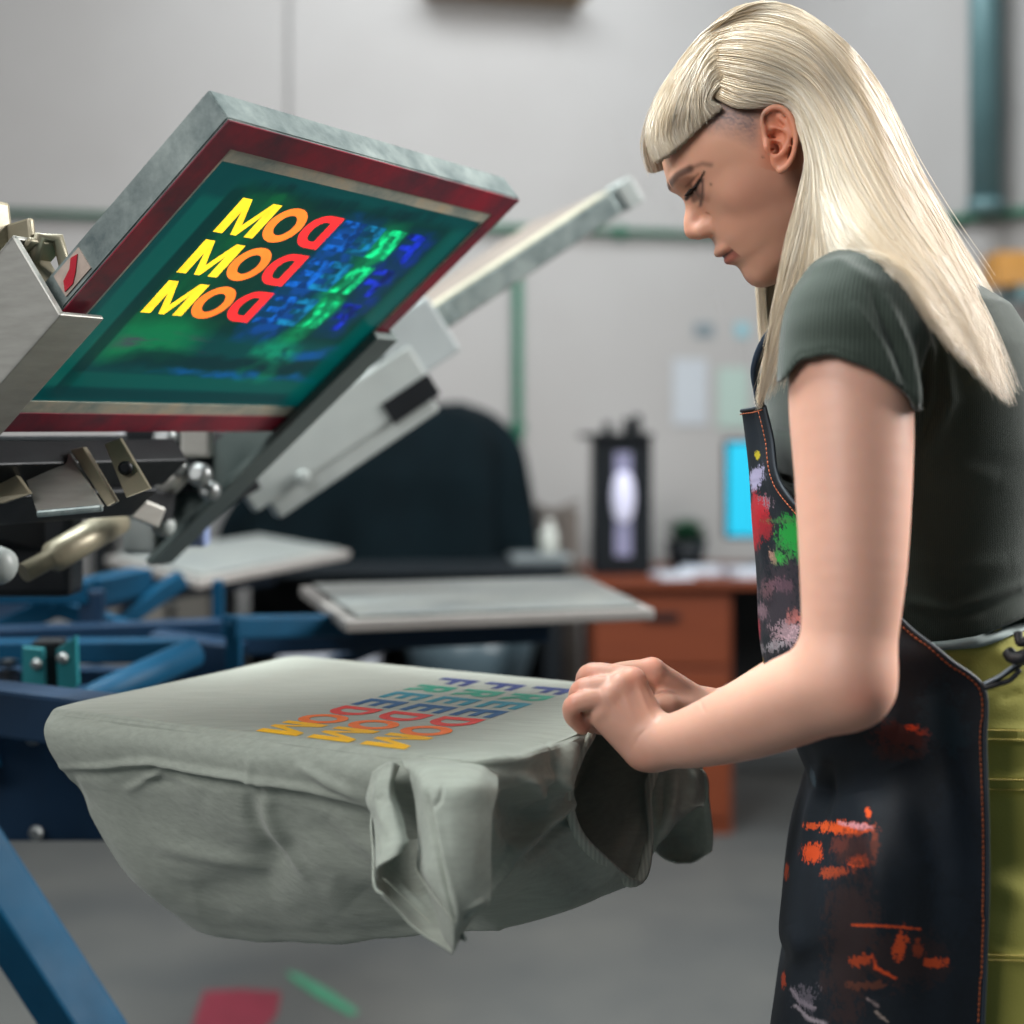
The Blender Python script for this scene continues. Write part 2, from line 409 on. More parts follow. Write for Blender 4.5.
# monitor
cyan = NT('cyan_screen'); cyan.color('#06a9c9'); cyan.b.inputs['Emission Color'].default_value = C('#00b4dc'); cyan.b.inputs['Emission Strength'].default_value = .35
Ym = 4.72; x0, x1 = xy(728, Ym), xy(845, Ym); z0, z1 = zz(536, Ym), zz(443, Ym)
mo = empty('computer_monitor', ((x0 + x1) / 2, Ym, zd), 'computer monitor with a bright cyan screen behind the apron bib', 'monitor')
MB().box(((x0 + x1) / 2, Ym + .03, (z0 + z1) / 2), (x1 - x0 + .02, .04, z1 - z0 + .02), bev=.006).build('housing', dark, mo)
MB().box(((x0 + x1) / 2, Ym + .008, (z0 + z1) / 2), (x1 - x0, .004, z1 - z0)).build('screen', cyan.m, mo)
MB().box(((x0 + x1) / 2, Ym + .06, (z0 + zd) / 2 + .01), (.05, .03, z0 - zd - .004)).build('stand', dark, mo)
MB().lathe(((x0 + x1) / 2, Ym + .06, zd), [(.11, 0), (.11, .008), (.03, .014)]).build('base', dark, mo)
# dark plant pot + green
r = empty('potted_plant', (xy(686, 4.7), 4.7, zd), 'small dark green plant on the desk between black device and monitor', 'plant')
c = (xy(686, 4.7), 4.7, zd)
MB().lathe(c, [(.05, 0), (.065, .09), (.06, .09)]).build('pot', dark, r)
t = MB(); rr_ = random.Random(3)
for k in range(70):
    a = rr_.uniform(0, 2 * PI); e = rr_.uniform(.2, 1.4); L = rr_.uniform(.06, .11)
    d = Vector((math.cos(a) * math.cos(e), math.sin(a) * math.cos(e), math.sin(e))); s = Vector((-math.sin(a), math.cos(a), 0)) * .012
    b = Vector(c) + Vector((0, 0, .085)); m_ = b + d * L * .6
    t.quad([b, m_ + s, b + d * L + Vector((0, 0, -.015)), m_ - s])
t.build('foliage', M('leaf_green', '#1c4a32', .5), r)
# brown blurry cardboard roll stand by the wall
kraft = M('grey_brown_card', '#7b716a', .8, 0, .15, 5)
q = (xy(553, 5.1), 5.1)
r = empty('cardboard_box', (*q, 0), 'tall grey brown cardboard box standing by the wall right of the drape', 'box')
MB().box((q[0], q[1], .46), (.17, .16, .92), bev=.006).build('box_body', kraft, r)
for s in (-1, 1): MB().box((q[0] + s * .055, q[1], .935), (.07, .15, .006), ((.9, 0, s * .35), (0, 1, 0), (-s * .35, 0, .9))).build('flap', kraft, r)
# black device with the lit slot
Yv = 4.5; x0, x1 = xy(583, Yv) + .012, xy(652, Yv); zb_, z1 = zd + .001, zz(437, Yv)
r = empty('black_device', ((x0 + x1) / 2, Yv, zb_), 'tall black appliance with a glowing vertical slot beside the desk', 'appliance')
MB().box(((x0 + x1) / 2 + .01, Yv + .1, (zb_ + z1) / 2), (x1 - x0 - .02, .2, z1 - zb_), bev=.008).build('housing', dark, r)
MB().box(((x0 + x1) / 2 - .008, Yv + .09, z1 + .004), (x1 - x0 + .02, .24, .016), bev=.004).build('lid', dark, r)
glow = NT('lit_slot'); g = glow.noise(9, 1); glow.color('#77748f'); glow.b.inputs['Emission Color'].default_value = C('#9ba6c8'); glow.b.inputs['Emission Strength'].default_value = .15
glow2 = NT('lit_slot_lamp'); glow2.color('#aeacc4'); glow2.b.inputs['Emission Color'].default_value = C('#dfe2f4'); glow2.b.inputs['Emission Strength'].default_value = .5
xs = xy(623, Yv)
MB().box((xs, Yv - .002, (zz(452, Yv) + zz(556, Yv)) / 2), (.05, .008, zz(452, Yv) - zz(556, Yv)), bev=.002).build('slot', glow.m, r)
MB().lathe((xs, Yv - .01, zz(522, Yv)), [(.014, 0), (.028, .02), (.034, .06), (.034, .09), (.028, .13), (.014, .15)], 20).build('lamp', glow2.m, r)
for k, dx in enumerate((-.04, .02, .05)):
    MB().lathe((xs + dx, Yv + .1, z1 + .012), [(.014, 0), (.014, .03 + .012 * k), (.004, .034 + .012 * k)], 14).build('knob', dark, r)
# plastic bin + white box under the far table
clear = M('smoky_plastic', '#4c5d66', .35, 0, .08, 5)
Yb = 4.35
r = empty('plastic_tub', (xy(468, Yb), Yb, 0), 'smoky grey plastic tub on a dark crate under the bare platen', 'tub')
zt_, zb_ = zz(640, Yb), zz(715, Yb)
V = []; 
MB().lathe((xy(468, Yb), Yb + .25, zb_), [(.13, 0), (.15, .005), (.19, .14), (.205, zt_ - zb_), (.195, zt_ - zb_), (.18, .14), (.14, .012)], 32).build('tub_body', clear, r)
tag(MB().box((xy(470, Yb), Yb + .25, zb_ / 2), (.5, .36, zb_ - .002), bev=.005).build('dark_crate', dark), 'dark crate standing on the floor under the plastic tub', 'crate')
tag(MB().box((xy(325, 4.4), 4.6, zz(657, 4.4)), (.29, .3, .13), bev=.006).build('white_carton', M('white_card', '#a9adb8', .7)), 'white carton behind the blue press arm', 'box')
tag(MB().box((xy(325, 4.4), 4.6, zz(657, 4.4) / 2 - .0335), (.33, .34, zz(657, 4.4) - .067), bev=.004).build('dark_crate', dark), 'dark crate on the floor holding the white carton', 'crate')
# ------------------------------------------------------------------ the screen printing press
A = np.array([.872, -.4895, 0]); B = np.array([.4895, .872, 0]); Zv = np.array([0, 0, 1.])
H1 = .97                                                  # top of the platens
CEN = np.array([-1.005, 1.72, 0])                         # centre column of the carousel
E1 = math.radians(38.5)
U = A * math.cos(E1) + Zv * math.sin(E1); N = -A * math.sin(E1) + Zv * math.cos(E1)
TL = at(228, 118, 1.033)
def S(b, s, n=0): return TL + B * b - U * s + N * n       # screen coordinates

alu = NT('worn_aluminium'); f_ = alu.noise(22, 8, rough=.7)
alu.color(alu.mix(alu.math('MULTIPLY_ADD', f_, 2.6, -.85), C('#5d6a6b'), C('#a3adaa'))); alu.set(Metallic=.55, Roughness=.42); alu.bump(alu.noise(120, 4), .25, .001)
steel = NT('brushed_steel'); steel.color(steel.mix(steel.noise(30, 5, steel.map((1, 1, 6))), C('#8f8e88'), C('#b4b3ae'))); steel.set(Metallic=.55, Roughness=.42)
gun = M('grey_painted_steel', '#5b6664', .45, .3, .12, 9)
dkm = M('dark_machine_metal', '#12161a', .45, .3, .2, 14, spec=.3)
beige = M('beige_zinc_steel', '#8d8672', .42, .45, .15, 20)
plas = M('pale_grey_plastic', '#8f9593', .45, 0, .08, 9)
blue = M('blue_painted_steel', '#004463', .55, 0, .22, 7, c2='#02273c', spec=.15)
tealb = M('teal_painted_steel', '#0b6d74', .5, 0, .15, 9)
navy = M('deep_blue_painted_steel', '#022742', .5, 0, .2, 7, spec=.3)
bolt = M('zinc_bolt', '#8f9292', .35, .7, .1, 30)

# letters -------------------------------------------------------
def glyph(ch):
    """outline pieces as lists of convex-ish polygons in a unit box, baseline 0, cap height 1; returns (quads, width)"""
    q = []
    def bar(x0, y0, x1, y1): q.append([(x0, y0), (x1, y0), (x1, y1), (x0, y1)])
    def ring(cx, cy, rx, ry, ix, iy, a0, a1, n=20):
        for k in range(n):
            t0 = a0 + (a1 - a0) * k / n; t1 = a0 + (a1 - a0) * (k + 1) / n
            q.append([(cx + rx * math.cos(t0), cy + ry * math.sin(t0)), (cx + rx * math.cos(t1), cy + ry * math.sin(t1)),
                      (cx + ix * math.cos(t1), cy + iy * math.sin(t1)), (cx + ix * math.cos(t0), cy + iy * math.sin(t0))])
    if ch == 'F': bar(0, 0, .24, 1); bar(.24, .8, .66, 1); bar(.24, .42, .6, .61); return q, .66
    if ch == 'E': bar(0, 0, .24, 1); bar(.24, .8, .68, 1); bar(.24, .41, .63, .6); bar(.24, 0, .69, .2); return q, .69
    if ch == 'D':
        bar(0, 0, .24, 1); bar(.24, .8, .36, 1); bar(.24, 0, .36, .2); ring(.36, .5, .44, .5, .2, .3, -PI / 2, PI / 2, 16); return q, .8
    if ch == 'O': ring(.48, .5, .48, .52, .24, .3, 0, 2 * PI, 32); return q, .96
    if ch == 'R':
        bar(0, 0, .24, 1); bar(.24, .81, .4, 1); bar(.24, .4, .4, .58); ring(.4, .695, .29, .305, .07, .115, -PI / 2, PI / 2, 12)
        q.append([(.27, .4), (.5, .43), (.76, 0), (.49, 0)]); return q, .76
    if ch == 'M':
        bar(0, 0, .23, 1); bar(.77, 0, 1.0, 1)
        q.append([(.23, 1), (.23, .62), (.43, 0.0), (.5, .3)]); q.append([(.77, .62), (.77, 1), (.5, .3), (.57, 0.0)])
        q.append([(.43, 0), (.57, 0), (.5, .3)]); return q, 1.0
ADV = {}
def word(chars, start, along, up, nrm, cap, gap, matidx, bm_v, th=.0002, stop=None):
    """lays letters along a direction; returns verts/faces appended"""
    x = 0.
    for ch in chars:
        q, wd = glyph(ch)
        for poly in q:
            base = len(bm_v[0])
            for (a_, b_) in poly: bm_v[0].append(start + along * (x + a_ * cap) + up * (b_ * cap) + nrm * th)
            bm_v[1].append(list(range(base, base + len(poly)))); bm_v[2].append(matidx[ch] if isinstance(matidx, dict) else matidx)
        x += (wd + gap) * cap
    return x
def poly_obj(name, data, mats, parent):
    me = bpy.data.meshes.new(name); me.from_pydata([tuple(v) for v in data[0]], [], data[1])
    me.polygons.foreach_set('material_index', data[2]); return link(name, me, mats, parent)

# --- the raised screen over the printed shirt
FW, FL, FT, BW = .415, .347, .028, .024
scr = empty('printing_screen', S(0, .3, 0), 'raised screen printing frame with teal mesh and glowing mirrored letters', 'printing screen')
redtape = NT('crimson_tape'); f_ = redtape.noise(14, 8, rough=.7)
redtape.color(redtape.mix(redtape.math('MULTIPLY_ADD', f_, 2.4, -.8), C('#4a2030'), C('#a30c2c'))); redtape.set(Roughness=.42)
t = MB()
ro, ri = [(0, 0), (FW, 0), (FW, FL), (0, FL)], [(BW, BW), (FW - BW, BW), (FW - BW, FL - BW), (BW, FL - BW)]
vo = [[t.bm.verts.new(S(b_, s_, n_)) for b_, s_ in r_] for r_ in (ro, ri) for n_ in (0, FT)]
for k in range(4):
    k2 = (k + 1) % 4
    for a_, b_ in ((0, 2), (2, 3), (3, 1), (1, 0)): t._f([vo[a_][k], vo[a_][k2], vo[b_][k2], vo[b_][k]])
bmesh.ops.recalc_face_normals(t.bm, faces=list(t.bm.faces)); bmesh.ops.bevel(t.bm, geom=[e for e in t.bm.edges if all(len({round((v.co - Vector(S(0, 0, 0))).dot(Vector(N)), 4)}) for v in e.verts) and e.calc_face_angle(0) > .5], offset=.0012, segments=2, affect='EDGES')
t.build('frame', alu.m, scr)
t = MB()
SB = .372                                                  # where the emulsion ends and the bottom red strip begins
for b0, b1, s0, s1 in ((.001, FW - .001, .001, BW), (.001, BW, BW, FL - .001), (FW - BW + .004, FW - .001, BW, FL - .001), (BW, FW - BW, .322, FL - .001)):
    t.box(S((b0 + b1) / 2, (s0 + s1) / 2, -.0008), (b1 - b0, s1 - s0, .0012), (B, U, N))
t.build('red_tape', redtape.m, scr)['label'] = 'crimson stained tape border'
tape = NT('masking_tape'); tape.color(tape.ramp(tape.noise(16, 5, rough=.7), [(.35, '#7f8d88'), (.55, '#b3b0a0'), (.7, '#c9b494')])); tape.set(Roughness=.5)
t = MB()
for b0, b1, s0, s1 in ((BW, FW - BW + .004, BW, BW + .012), (BW, BW + .003, BW, .322), (BW, FW - BW + .004, .3075, .322), (FW - BW + .002, FW - BW + .004, BW, .322)):
    t.box(S((b0 + b1) / 2, (s0 + s1) / 2, -.0004), (b1 - b0, s1 - s0, .0006), (B, U, N))
t.build('tape_strip', tape.m, scr)
# the mesh with dried ink
em = NT('teal_emulsion_mesh')
uv = em.n('ShaderNodeUVMap').outputs[0]; sx = em.n('ShaderNodeSeparateXYZ'); em.l(uv, sx.inputs[0]); ub, us = sx.outputs[0], sx.outputs[1]
def uvmap(scale, rot=0):
    mp = em.n('ShaderNodeMapping'); mp.inputs['Scale'].default_value = scale; mp.inputs['Rotation'].default_value = (0, 0, rot); em.l(uv, mp.inputs[0]); return mp.outputs[0]
def band(x, a, b, e):
    """1 between a and b with soft edge e"""
    r1 = em.n('ShaderNodeMapRange', i={'From Min': a - e, 'From Max': a + e}); em.l(x, r1.inputs[0])
    r2 = em.n('ShaderNodeMapRange', i={'From Min': b - e, 'From Max': b + e, 'To Min': 1, 'To Max': 0}); em.l(x, r2.inputs[0])
    return em.math('MULTIPLY', r1.outputs[0], r2.outputs[0])
wob = em.math('MULTIPLY_ADD', em.noise(14, 4, uvmap((1, 1, 1))), .05, -.025)
ubw = em.math('ADD', ub, wob); usw = em.math('ADD', us, em.math('MULTIPLY_ADD', em.noise(11, 4, uvmap((1, 1, 1), 1)), .05, -.025))
streak = em.noise(30, 5, uvmap((1, .22, 1)), .65); strk2 = em.noise(26, 5, uvmap((.25, 1.3, 1)), .65)
col = em.mix(em.noise(7, 3, uvmap((1, 1, 1))), C('#002e30'), C('#01403e'))
prt = em.math('MULTIPLY', band(ub, .072, .37, .004), band(us, .05, .215, .006))
col = em.mix(prt, col, em.mix(streak, C('#00201f'), C('#012f2a')))
def add(mask, c, k=1.):
    global col
    col = em.mix(em.math('MULTIPLY', mask, k), col, C(c))
def thr(f, lo, hi):
    x = em.n('ShaderNodeMapRange', i={'From Min': lo, 'From Max': hi}); em.l(f, x.inputs[0]); return x.outputs[0]
hard, hard2, bl = thr(streak, .42, .58), thr(strk2, .45, .6), thr(em.noise(38, 3, uvmap((1, 1, 1))), .4, .58)
mul = lambda *a: a[0] if len(a) == 1 else em.math('MULTIPLY', a[0], mul(*a[1:]))
add(mul(band(ubw, .10, .19, .015), band(us, .055, .205, .006)), '#0d2f1c', .6)
add(mul(band(ubw, .07, .13, .015), band(usw, .055, .21, .01), em.math('MAXIMUM', hard, .5)), '#0a5a2c', .75)
add(mul(band(ubw, .07, .16, .02), band(usw, .205, .25, .01)), '#0b7a44', .7)
add(mul(band(ubw, .208, .262, .01), band(us, .062, .215, .01), em.math('MAXIMUM', bl, .35)), '#0a3f8c', .85)
add(mul(band(ubw, .268, .30, .008), band(us, .06, .215, .008), em.math('MAXIMUM', bl, .3)), '#07a15c', .8)
add(mul(band(ubw, .31, .35, .01), band(us, .065, .2, .01), em.math('MAXIMUM', bl, .3)), '#0d1f80', .85)
add(mul(band(ubw, .09, .25, .015), band(usw, .222, .236, .004), hard2), '#4a2f4e', .8)
add(mul(band(ubw, .22, .36, .015), band(usw, .222, .240, .004), hard2), '#0c4c9c', .8)
add(mul(band(ubw, .26, .31, .012), band(usw, .22, .265, .008), bl), '#0a8f66', .8)
add(mul(band(ubw, .10, .36, .02), band(usw, .242, .262, .005)), '#03181f', .75)
add(mul(band(ubw, .16, .36, .02), band(usw, .264, .270, .003), hard2), '#0a57a5', .8)
add(mul(band(ub, .036, .06, .002), band(us, .07, .29, .004)), '#03584c', .55)
add(mul(band(ub, .06, .075, .002), band(usw, .055, .30, .004)), '#00211f', .8)
add(mul(band(ub, .07, .37, .01), band(us, .270, .288, .002)), '#045247', .5)
add(mul(band(ub, .05, .38, .01), band(us, .290, .304, .003)), '#00282a', .8)
add(mul(band(ub, .08, .37, .01), band(usw, .044, .058, .003), hard), '#011a1f', .8)
add(mul(band(ub, .36, .388, .004), band(us, .05, .3, .006)), '#045048', .5)
em.color(col); em.set(Roughness=.28)
tr = em.n('ShaderNodeBsdfTranslucent'); em.l(em.mix(.5, col, C('#001a1c')), tr.inputs[0])
ms = em.n('ShaderNodeMixShader', i={0: .55}); em.l(em.b.outputs[0], ms.inputs[1]); em.l(tr.outputs[0], ms.inputs[2]); em.l(ms.outputs[0], em.out.inputs[0])
def ink(name, c, c2, k=.6, rough=.5):
    t = NT(name); t.color(t.mix(t.math('MULTIPLY_ADD', t.noise(60, 4), 1.6, -.3), C(c2), C(c))); t.set(Roughness=rough)
    cc = t.mix(t.noise(50, 4), C(c2), C(c))
    if k:
        tr = t.n('ShaderNodeBsdfTranslucent'); t.l(cc, tr.inputs[0]); ms = t.n('ShaderNodeMixShader', i={0: k})
        t.l(t.b.outputs[0], ms.inputs[1]); t.l(tr.outputs[0], ms.inputs[2]); t.l(ms.outputs[0], t.out.inputs[0])
    return t.m
scr_inks = [ink('screen_ink_yellow', '#e8bf2a', '#b98418', .7), ink('screen_ink_orange', '#e2702a', '#c4501a', .7), ink('screen_ink_red', '#e02a28', '#b81a20', .7)]
def wet(name, c, c2):
    t = NT(name); f = t.n('ShaderNodeMapRange', i={'From Min': .44, 'From Max': .6}); t.l(t.noise(70, 4, rough=.6), f.inputs[0])
    cc = t.mix(f.outputs[0], C(c2), C(c)); t.color(cc); t.set(Roughness=.3)
    tr = t.n('ShaderNodeBsdfTranslucent'); t.l(cc, tr.inputs[0]); ms = t.n('ShaderNodeMixShader', i={0: .6})
    t.l(t.b.outputs[0], ms.inputs[1]); t.l(tr.outputs[0], ms.inputs[2]); t.l(ms.outputs[0], t.out.inputs[0]); return t.m
inks_dim = [wet('wet_ink_blue', '#0a4c9a', '#04234c'), wet('wet_ink_teal', '#0a5e86', '#033044'), wet('wet_ink_green', '#0cb56c', '#045a3a'), wet('wet_ink_navy', '#10259a', '#04123c')]
from mathutils.geometry import delaunay_2d_cdt
def letters2d():
    """stencil letters in screen coordinates: (polygon, material); the word runs from the near side to the far side"""
    out = []
    for s_c in (.0838, .1303, .1775):
        for ch, bc, wd, mi in (('M', .1015, .047, 0), ('O', .1475, .042, 1), ('D', .1895, .037, 2), ('E', .2285, .031, 3), ('E', .2585, .029, 4), ('R', .290, .030, 5), ('F', .324, .028, 6)):
            q, w0 = glyph(ch); cap = .038 if mi < 3 else .036
            for poly in q:
                if mi < 3: out.append(([(bc + wd / 2 - x / w0 * wd, s_c + cap / 2 - y * cap) for x, y in poly], mi))
                else: out.append(([(bc + wd / 2 - x / w0 * wd + .002 * math.sin(90 * (s_c - y * cap)), s_c + cap / 2 - y * cap) for x, y in poly], mi))
    return out
LT = letters2d(); pts2, faces2 = [], []
e_ = .003
for q in [(e_, e_), (FW - e_, e_), (FW - e_, FL - e_), (e_, FL - e_)]: pts2.append(Vector(q))
faces2.append([0, 1, 2, 3])
for k_, (poly, mi) in enumerate(LT):
    ar = sum(poly[i][0] * poly[(i + 1) % len(poly)][1] - poly[i][1] * poly[(i + 1) % len(poly)][0] for i in range(len(poly)))
    if ar < 0: poly = poly[::-1]
    b0 = len(pts2); pts2 += [Vector(p) for p in poly]; faces2.append(list(range(b0, b0 + len(poly))))
ov, oe, of_, vo, eo, fo = delaunay_2d_cdt(pts2, [], faces2, 0, 1e-6)
pan, let = ([], []), ([], [], [])
V3 = [S(v[0], v[1], -.0001) for v in ov]
def cross_sign(f): a_, b_, c_ = (ov[i] for i in f[:3]); return (b_ - a_).cross(c_ - a_)
for f, src in zip(of_, fo):
    hit = [k for k in src if k > 0]
    f = list(f)
    if cross_sign(f) > 0: f = f[::-1]
    if hit: let[1].append(f); let[2].append(LT[min(hit) - 1][1])
    elif src: pan[1].append(f)
def compact(fs):
    ids = sorted({i for f in fs for i in f}); mp = {i: k for k, i in enumerate(ids)}; return ids, [[mp[i] for i in f] for f in fs]
ids, fs = compact(pan[1]); me = bpy.data.meshes.new('mesh_panel'); me.from_pydata([tuple(V3[i]) for i in ids], [], fs)
uvl = me.uv_layers.new(name='UVMap')
for lp in me.loops: uvl.data[lp.index].uv = ov[ids[lp.vertex_index]]
link('mesh_panel', me, em.m, scr)
ids, fs = compact(let[1]); poly_obj('lettering', ([V3[i] for i in ids], fs, let[2]), scr_inks + inks_dim, scr)['label'] = 'mirrored yellow, orange and red letters in the stencil'
# red label on the near frame side
t = MB(); t.box(S(-.0006, .176, FT * .5), (.001, .032, .02), (B, U, N)); 
t.build('label_sticker', M('torn_label', '#b9a79b', .6, 0, .3, 40), scr)
t = MB(); t.prism([S(-.0014, .163, FT * .72), S(-.0014, .170, FT * .80), S(-.0014, .176, FT * .6), S(-.0014, .186, FT * .5), S(-.0014, .190, FT * .24), S(-.0014, .180, FT * .22), S(-.0014, .172, FT * .42)], -B * .0006)
t.build('ink_smear', M('red_ink_smear', '#b01028', .4), scr)

# --- print head holding it: parts run along U
hd = empty('print_head', S(.2, .5, 0), 'steel print head arms clamping the raised teal screen', 'print head')
def ubox(b0, b1, s0, s1, n0, n1, bev=.002): return MB().box(S((b0 + b1) / 2, (s0 + s1) / 2, (n0 + n1) / 2), (b1 - b0, s1 - s0, n1 - n0), (B, U, N), bev)
# near channel arm: side web, lower flange, upper flange
t = MB()
for b0, b1, s0, s1, n0, n1 in ((-.014, -.009, .195, .62, -.012, .066), (-.014, .030, .195, .62, -.0125, -.0085), (-.014, .024, .195, .62, .062, .066)):
    t.box(S((b0 + b1) / 2, (s0 + s1) / 2, (n0 + n1) / 2), (b1 - b0, s1 - s0, n1 - n0), (B, U, N), .0012)
t.build('clamp_arm', steel.m, hd)
t = MB(); t.tube([S(.004, .205, .05), S(.006, .19, .062), S(.02, .186, .06), S(.026, .2, .036), S(.024, .215, .032)], .005, 8)
t.box(S(.012, .2, .059), (.034, .02, .005), (B, U, N), .002); t.box(S(.012, .21, .045), (.03, .004, .03), (B, U, N), .001)
t.build('clamp_lip', beige, hd)
t = MB(); t.box(S(-.002, .213, .085), (.018, .05, .008), (B, (U * .5 + N * .87), (N * .5 - U * .87)), .003); t.box(S(.004, .206, .072), (.006, .03, .03), (B, (U * .5 + N * .87), (N * .5 - U * .87)), .002)
t.build('lever', beige, hd)
# far arm
t = MB()
for b0, b1, s0, s1, n0, n1 in ((FW - .03, FW + .004, .188, .56, -.0125, -.004), (FW + .002, FW + .006, .188, .56, -.0125, .05)):
    t.box(S((b0 + b1) / 2, (s0 + s1) / 2, (n0 + n1) / 2), (b1 - b0, s1 - s0, n1 - n0), (B, U, N), .0012)
t.build('clamp_arm', gun, hd)
# cross bar, hinge plates
ubox(.0, .25, .352, .39, -.03, -.004).build('cross_bar', dkm, hd)
ubox(.05, .24, .39, .43, -.035, .03).build('hinge_block', dkm, hd)
def slab(pts, Y, th, Yb=None): return MB().prism([at(px, py, Y if Yb is None or k < 2 else Yb) for k, (px, py) in enumerate(pts)], (0, th, 0), .001)
slab([(16, 452), (68, 451), (103, 507), (37, 513)], 1.26, .006, 1.20).build('plate', steel.m, hd)
MB().bar(at(37, 514, 1.197), at(103, 508, 1.197), .006, .006).build('plate_lip', alu.m, hd)
slab([(70, 450), (83, 447), (116, 502), (107, 507)], 1.25, .012, 1.21).build('rib', beige, hd)
slab([(104, 444), (120, 438), (150, 489), (126, 498)], 1.25, .008, 1.21).build('cheek_plate', beige, hd)
slab([(-20, 452), (2, 455), (30, 494), (2, 504), (-20, 500)], 1.23, .008, 1.2).build('cheek_plate', beige, hd)
for px, py in ((126, 468), (3, 474)):
    p_ = at(px, py, 1.222); MB().lathe(p_, [(.006, 0), (.006, .003), (.003, .005)], 12, (0, -1, 0)).build('bolt', dkm, hd)
MB().tube([at(24, 573, 1.34), at(50, 559, 1.36), at(54, 557, 1.36), at(118, 520, 1.44)], [.009, .009, .0145, .0145], 16).build('spring_cylinder', beige, hd)
t = MB()
rq = random.Random(5)
t.box(at(190, 458, 1.62), (.10, .10, .07), (A, B, Zv), .008)
t.bar(at(150, 500, 1.58), at(215, 440, 1.62), .03, .03); t.bar(at(140, 512, 1.5), at(180, 470, 1.55), .02, .025)
t.bar(at(112, 500, 1.45), at(165, 508, 1.5), .03, .03)
t.build('pivot_block', dkm, hd)
MB().tube([at(163, 490, 1.5), at(184, 468, 1.5)], .012, 12).build('linkage', steel.m, hd); MB().box(at(197, 440, 1.5), (.03, .02, .035), None, .004).build('linkage', steel.m, hd)
t = MB(); t.bar(at(128, 505, 1.4), at(160, 518, 1.42), .012, .02)
t.build('linkage', steel.m, hd)
for px, py, r_, Y in ((184, 469, .009, 1.5), (168, 527, .011, 1.5), (204, 476, .012, 1.5), (170, 440, .012, 1.55), (214, 492, .01, 1.52)):
    MB().lathe(at(px, py, Y), [(r_ * .6, 0), (r_, .004), (r_, .014), (r_ * .5, .018)], 14, (-.3, -1, .2)).build('knob', plas if py > 520 else bolt, hd)
MB().box(at(194, 530, 1.62), (.03, .03, .035), None, .004).build('stop_block', M('lilac_plastic', '#7583a8', .4), hd)
MB().box(at(142, 530, 1.6), (.035, .03, .05), None, .006).build('stop_block', plas, hd)
t = MB(); t.box(at(28, 545, 1.5), (.10, .05, .10), None, .008); t.bar(at(-20, 520, 1.45), at(60, 540, 1.5), .03, .03)
t.build('gear_housing', dkm, hd)
MB().lathe(at(5, 568, 1.3), [(.008, 0), (.016, .006), (.016, .02), (.008, .026)], 18, (-.2, -1, .3)).build('knob', plas, hd)
MB().bar(at(232, 500, 1.75), at(282, 440, 1.72), .012, .01).build('brace', plas, hd)
MB().bar(at(160, 508, 1.7), at(236, 468, 1.75), .10, .05).build('hinge_block', dkm, hd)

# --- second screen, seen nearly edge on
d2 = np.array([.956, .292, 0]); e2 = math.radians(33.5); U2 = d2 * math.cos(e2) + Zv * math.sin(e2); N2 = -d2 * math.sin(e2) + Zv * math.cos(e2); B2 = np.array([-.292, .956, 0])
P2 = at(440, 333, 1.9)
def S2(b, s, n=0): return P2 + B2 * b + U2 * s + N2 * n
def u2box(t, b0, b1, s0, s1, n0, n1, bev=.0015): return t.box(S2((b0 + b1) / 2, (s0 + s1) / 2, (n0 + n1) / 2), (b1 - b0, s1 - s0, n1 - n0), (B2, U2, N2), bev)
s2 = empty('printing_screen', S2(.2, .16), 'blurred second printing frame tilted up, seen edge on right of the teal screen', 'printing screen')
t = MB()
for b0, b1, s0, s1 in ((0, .41, 0, .03), (0, .41, .295, .325), (0, .03, .03, .295), (.38, .41, .03, .295)): u2box(t, b0, b1, s0, s1, 0, .03)
t.build('frame', alu.m, s2)
u2box(MB(), .002, .408, .002, .323, -.001, 0).build('mesh_panel', M('brown_mesh', '#6d5e55', .5), s2)
t = MB(); u2box(t, .02, .40, .01, .315, .0301, .0315); t.build('top_tape', M('brown_paper_tape', '#7f736b', .6, 0, .2, 10), s2)
u2box(MB(), .012, .06, .0, .3, .0302, .033).build('tape_strip', M('cream_tape', '#b7b19c', .5, 0, .1, 10), s2)
u2box(MB(), -.004, .05, .305, .332, -.003, .034, .004).build('corner_cap', plas, s2)
h2 = empty('print_head', S2(.0, -.2), 'pale grey blurred arm and bracket holding the second screen', 'print head')
t = MB(); u2box(t, -.03, .06, -.085, .005, -.03, .05, .004); t.build('bracket', M('white_plastic', '#9aa1a2', .45), h2)
t = MB(); u2box(t, -.035, -.005, -.32, -.05, -.055, .012, .004); u2box(t, -.03, .01, -.30, -.06, -.078, -.05, .004); t.build('arm', M('pale_grey_paint', '#989e9c', .45, 0), h2)
t = MB(); u2box(t, -.038, -.034, -.12, -.05, -.06, -.03, .001); t.build('slot', dkm, h2)
MB().lathe(S2(-.037, -.25, -.05), [(.007, 0), (.009, .004), (.006, .009)], 14, tuple(-B2)).build('knob', plas, h2)
t = MB(); u2box(t, .0, .38, -.10, -.05, -.07, -.03); u2box(t, .1, .3, -.28, -.1, -.08, -.03); t.build('cross_bar', dkm, h2)

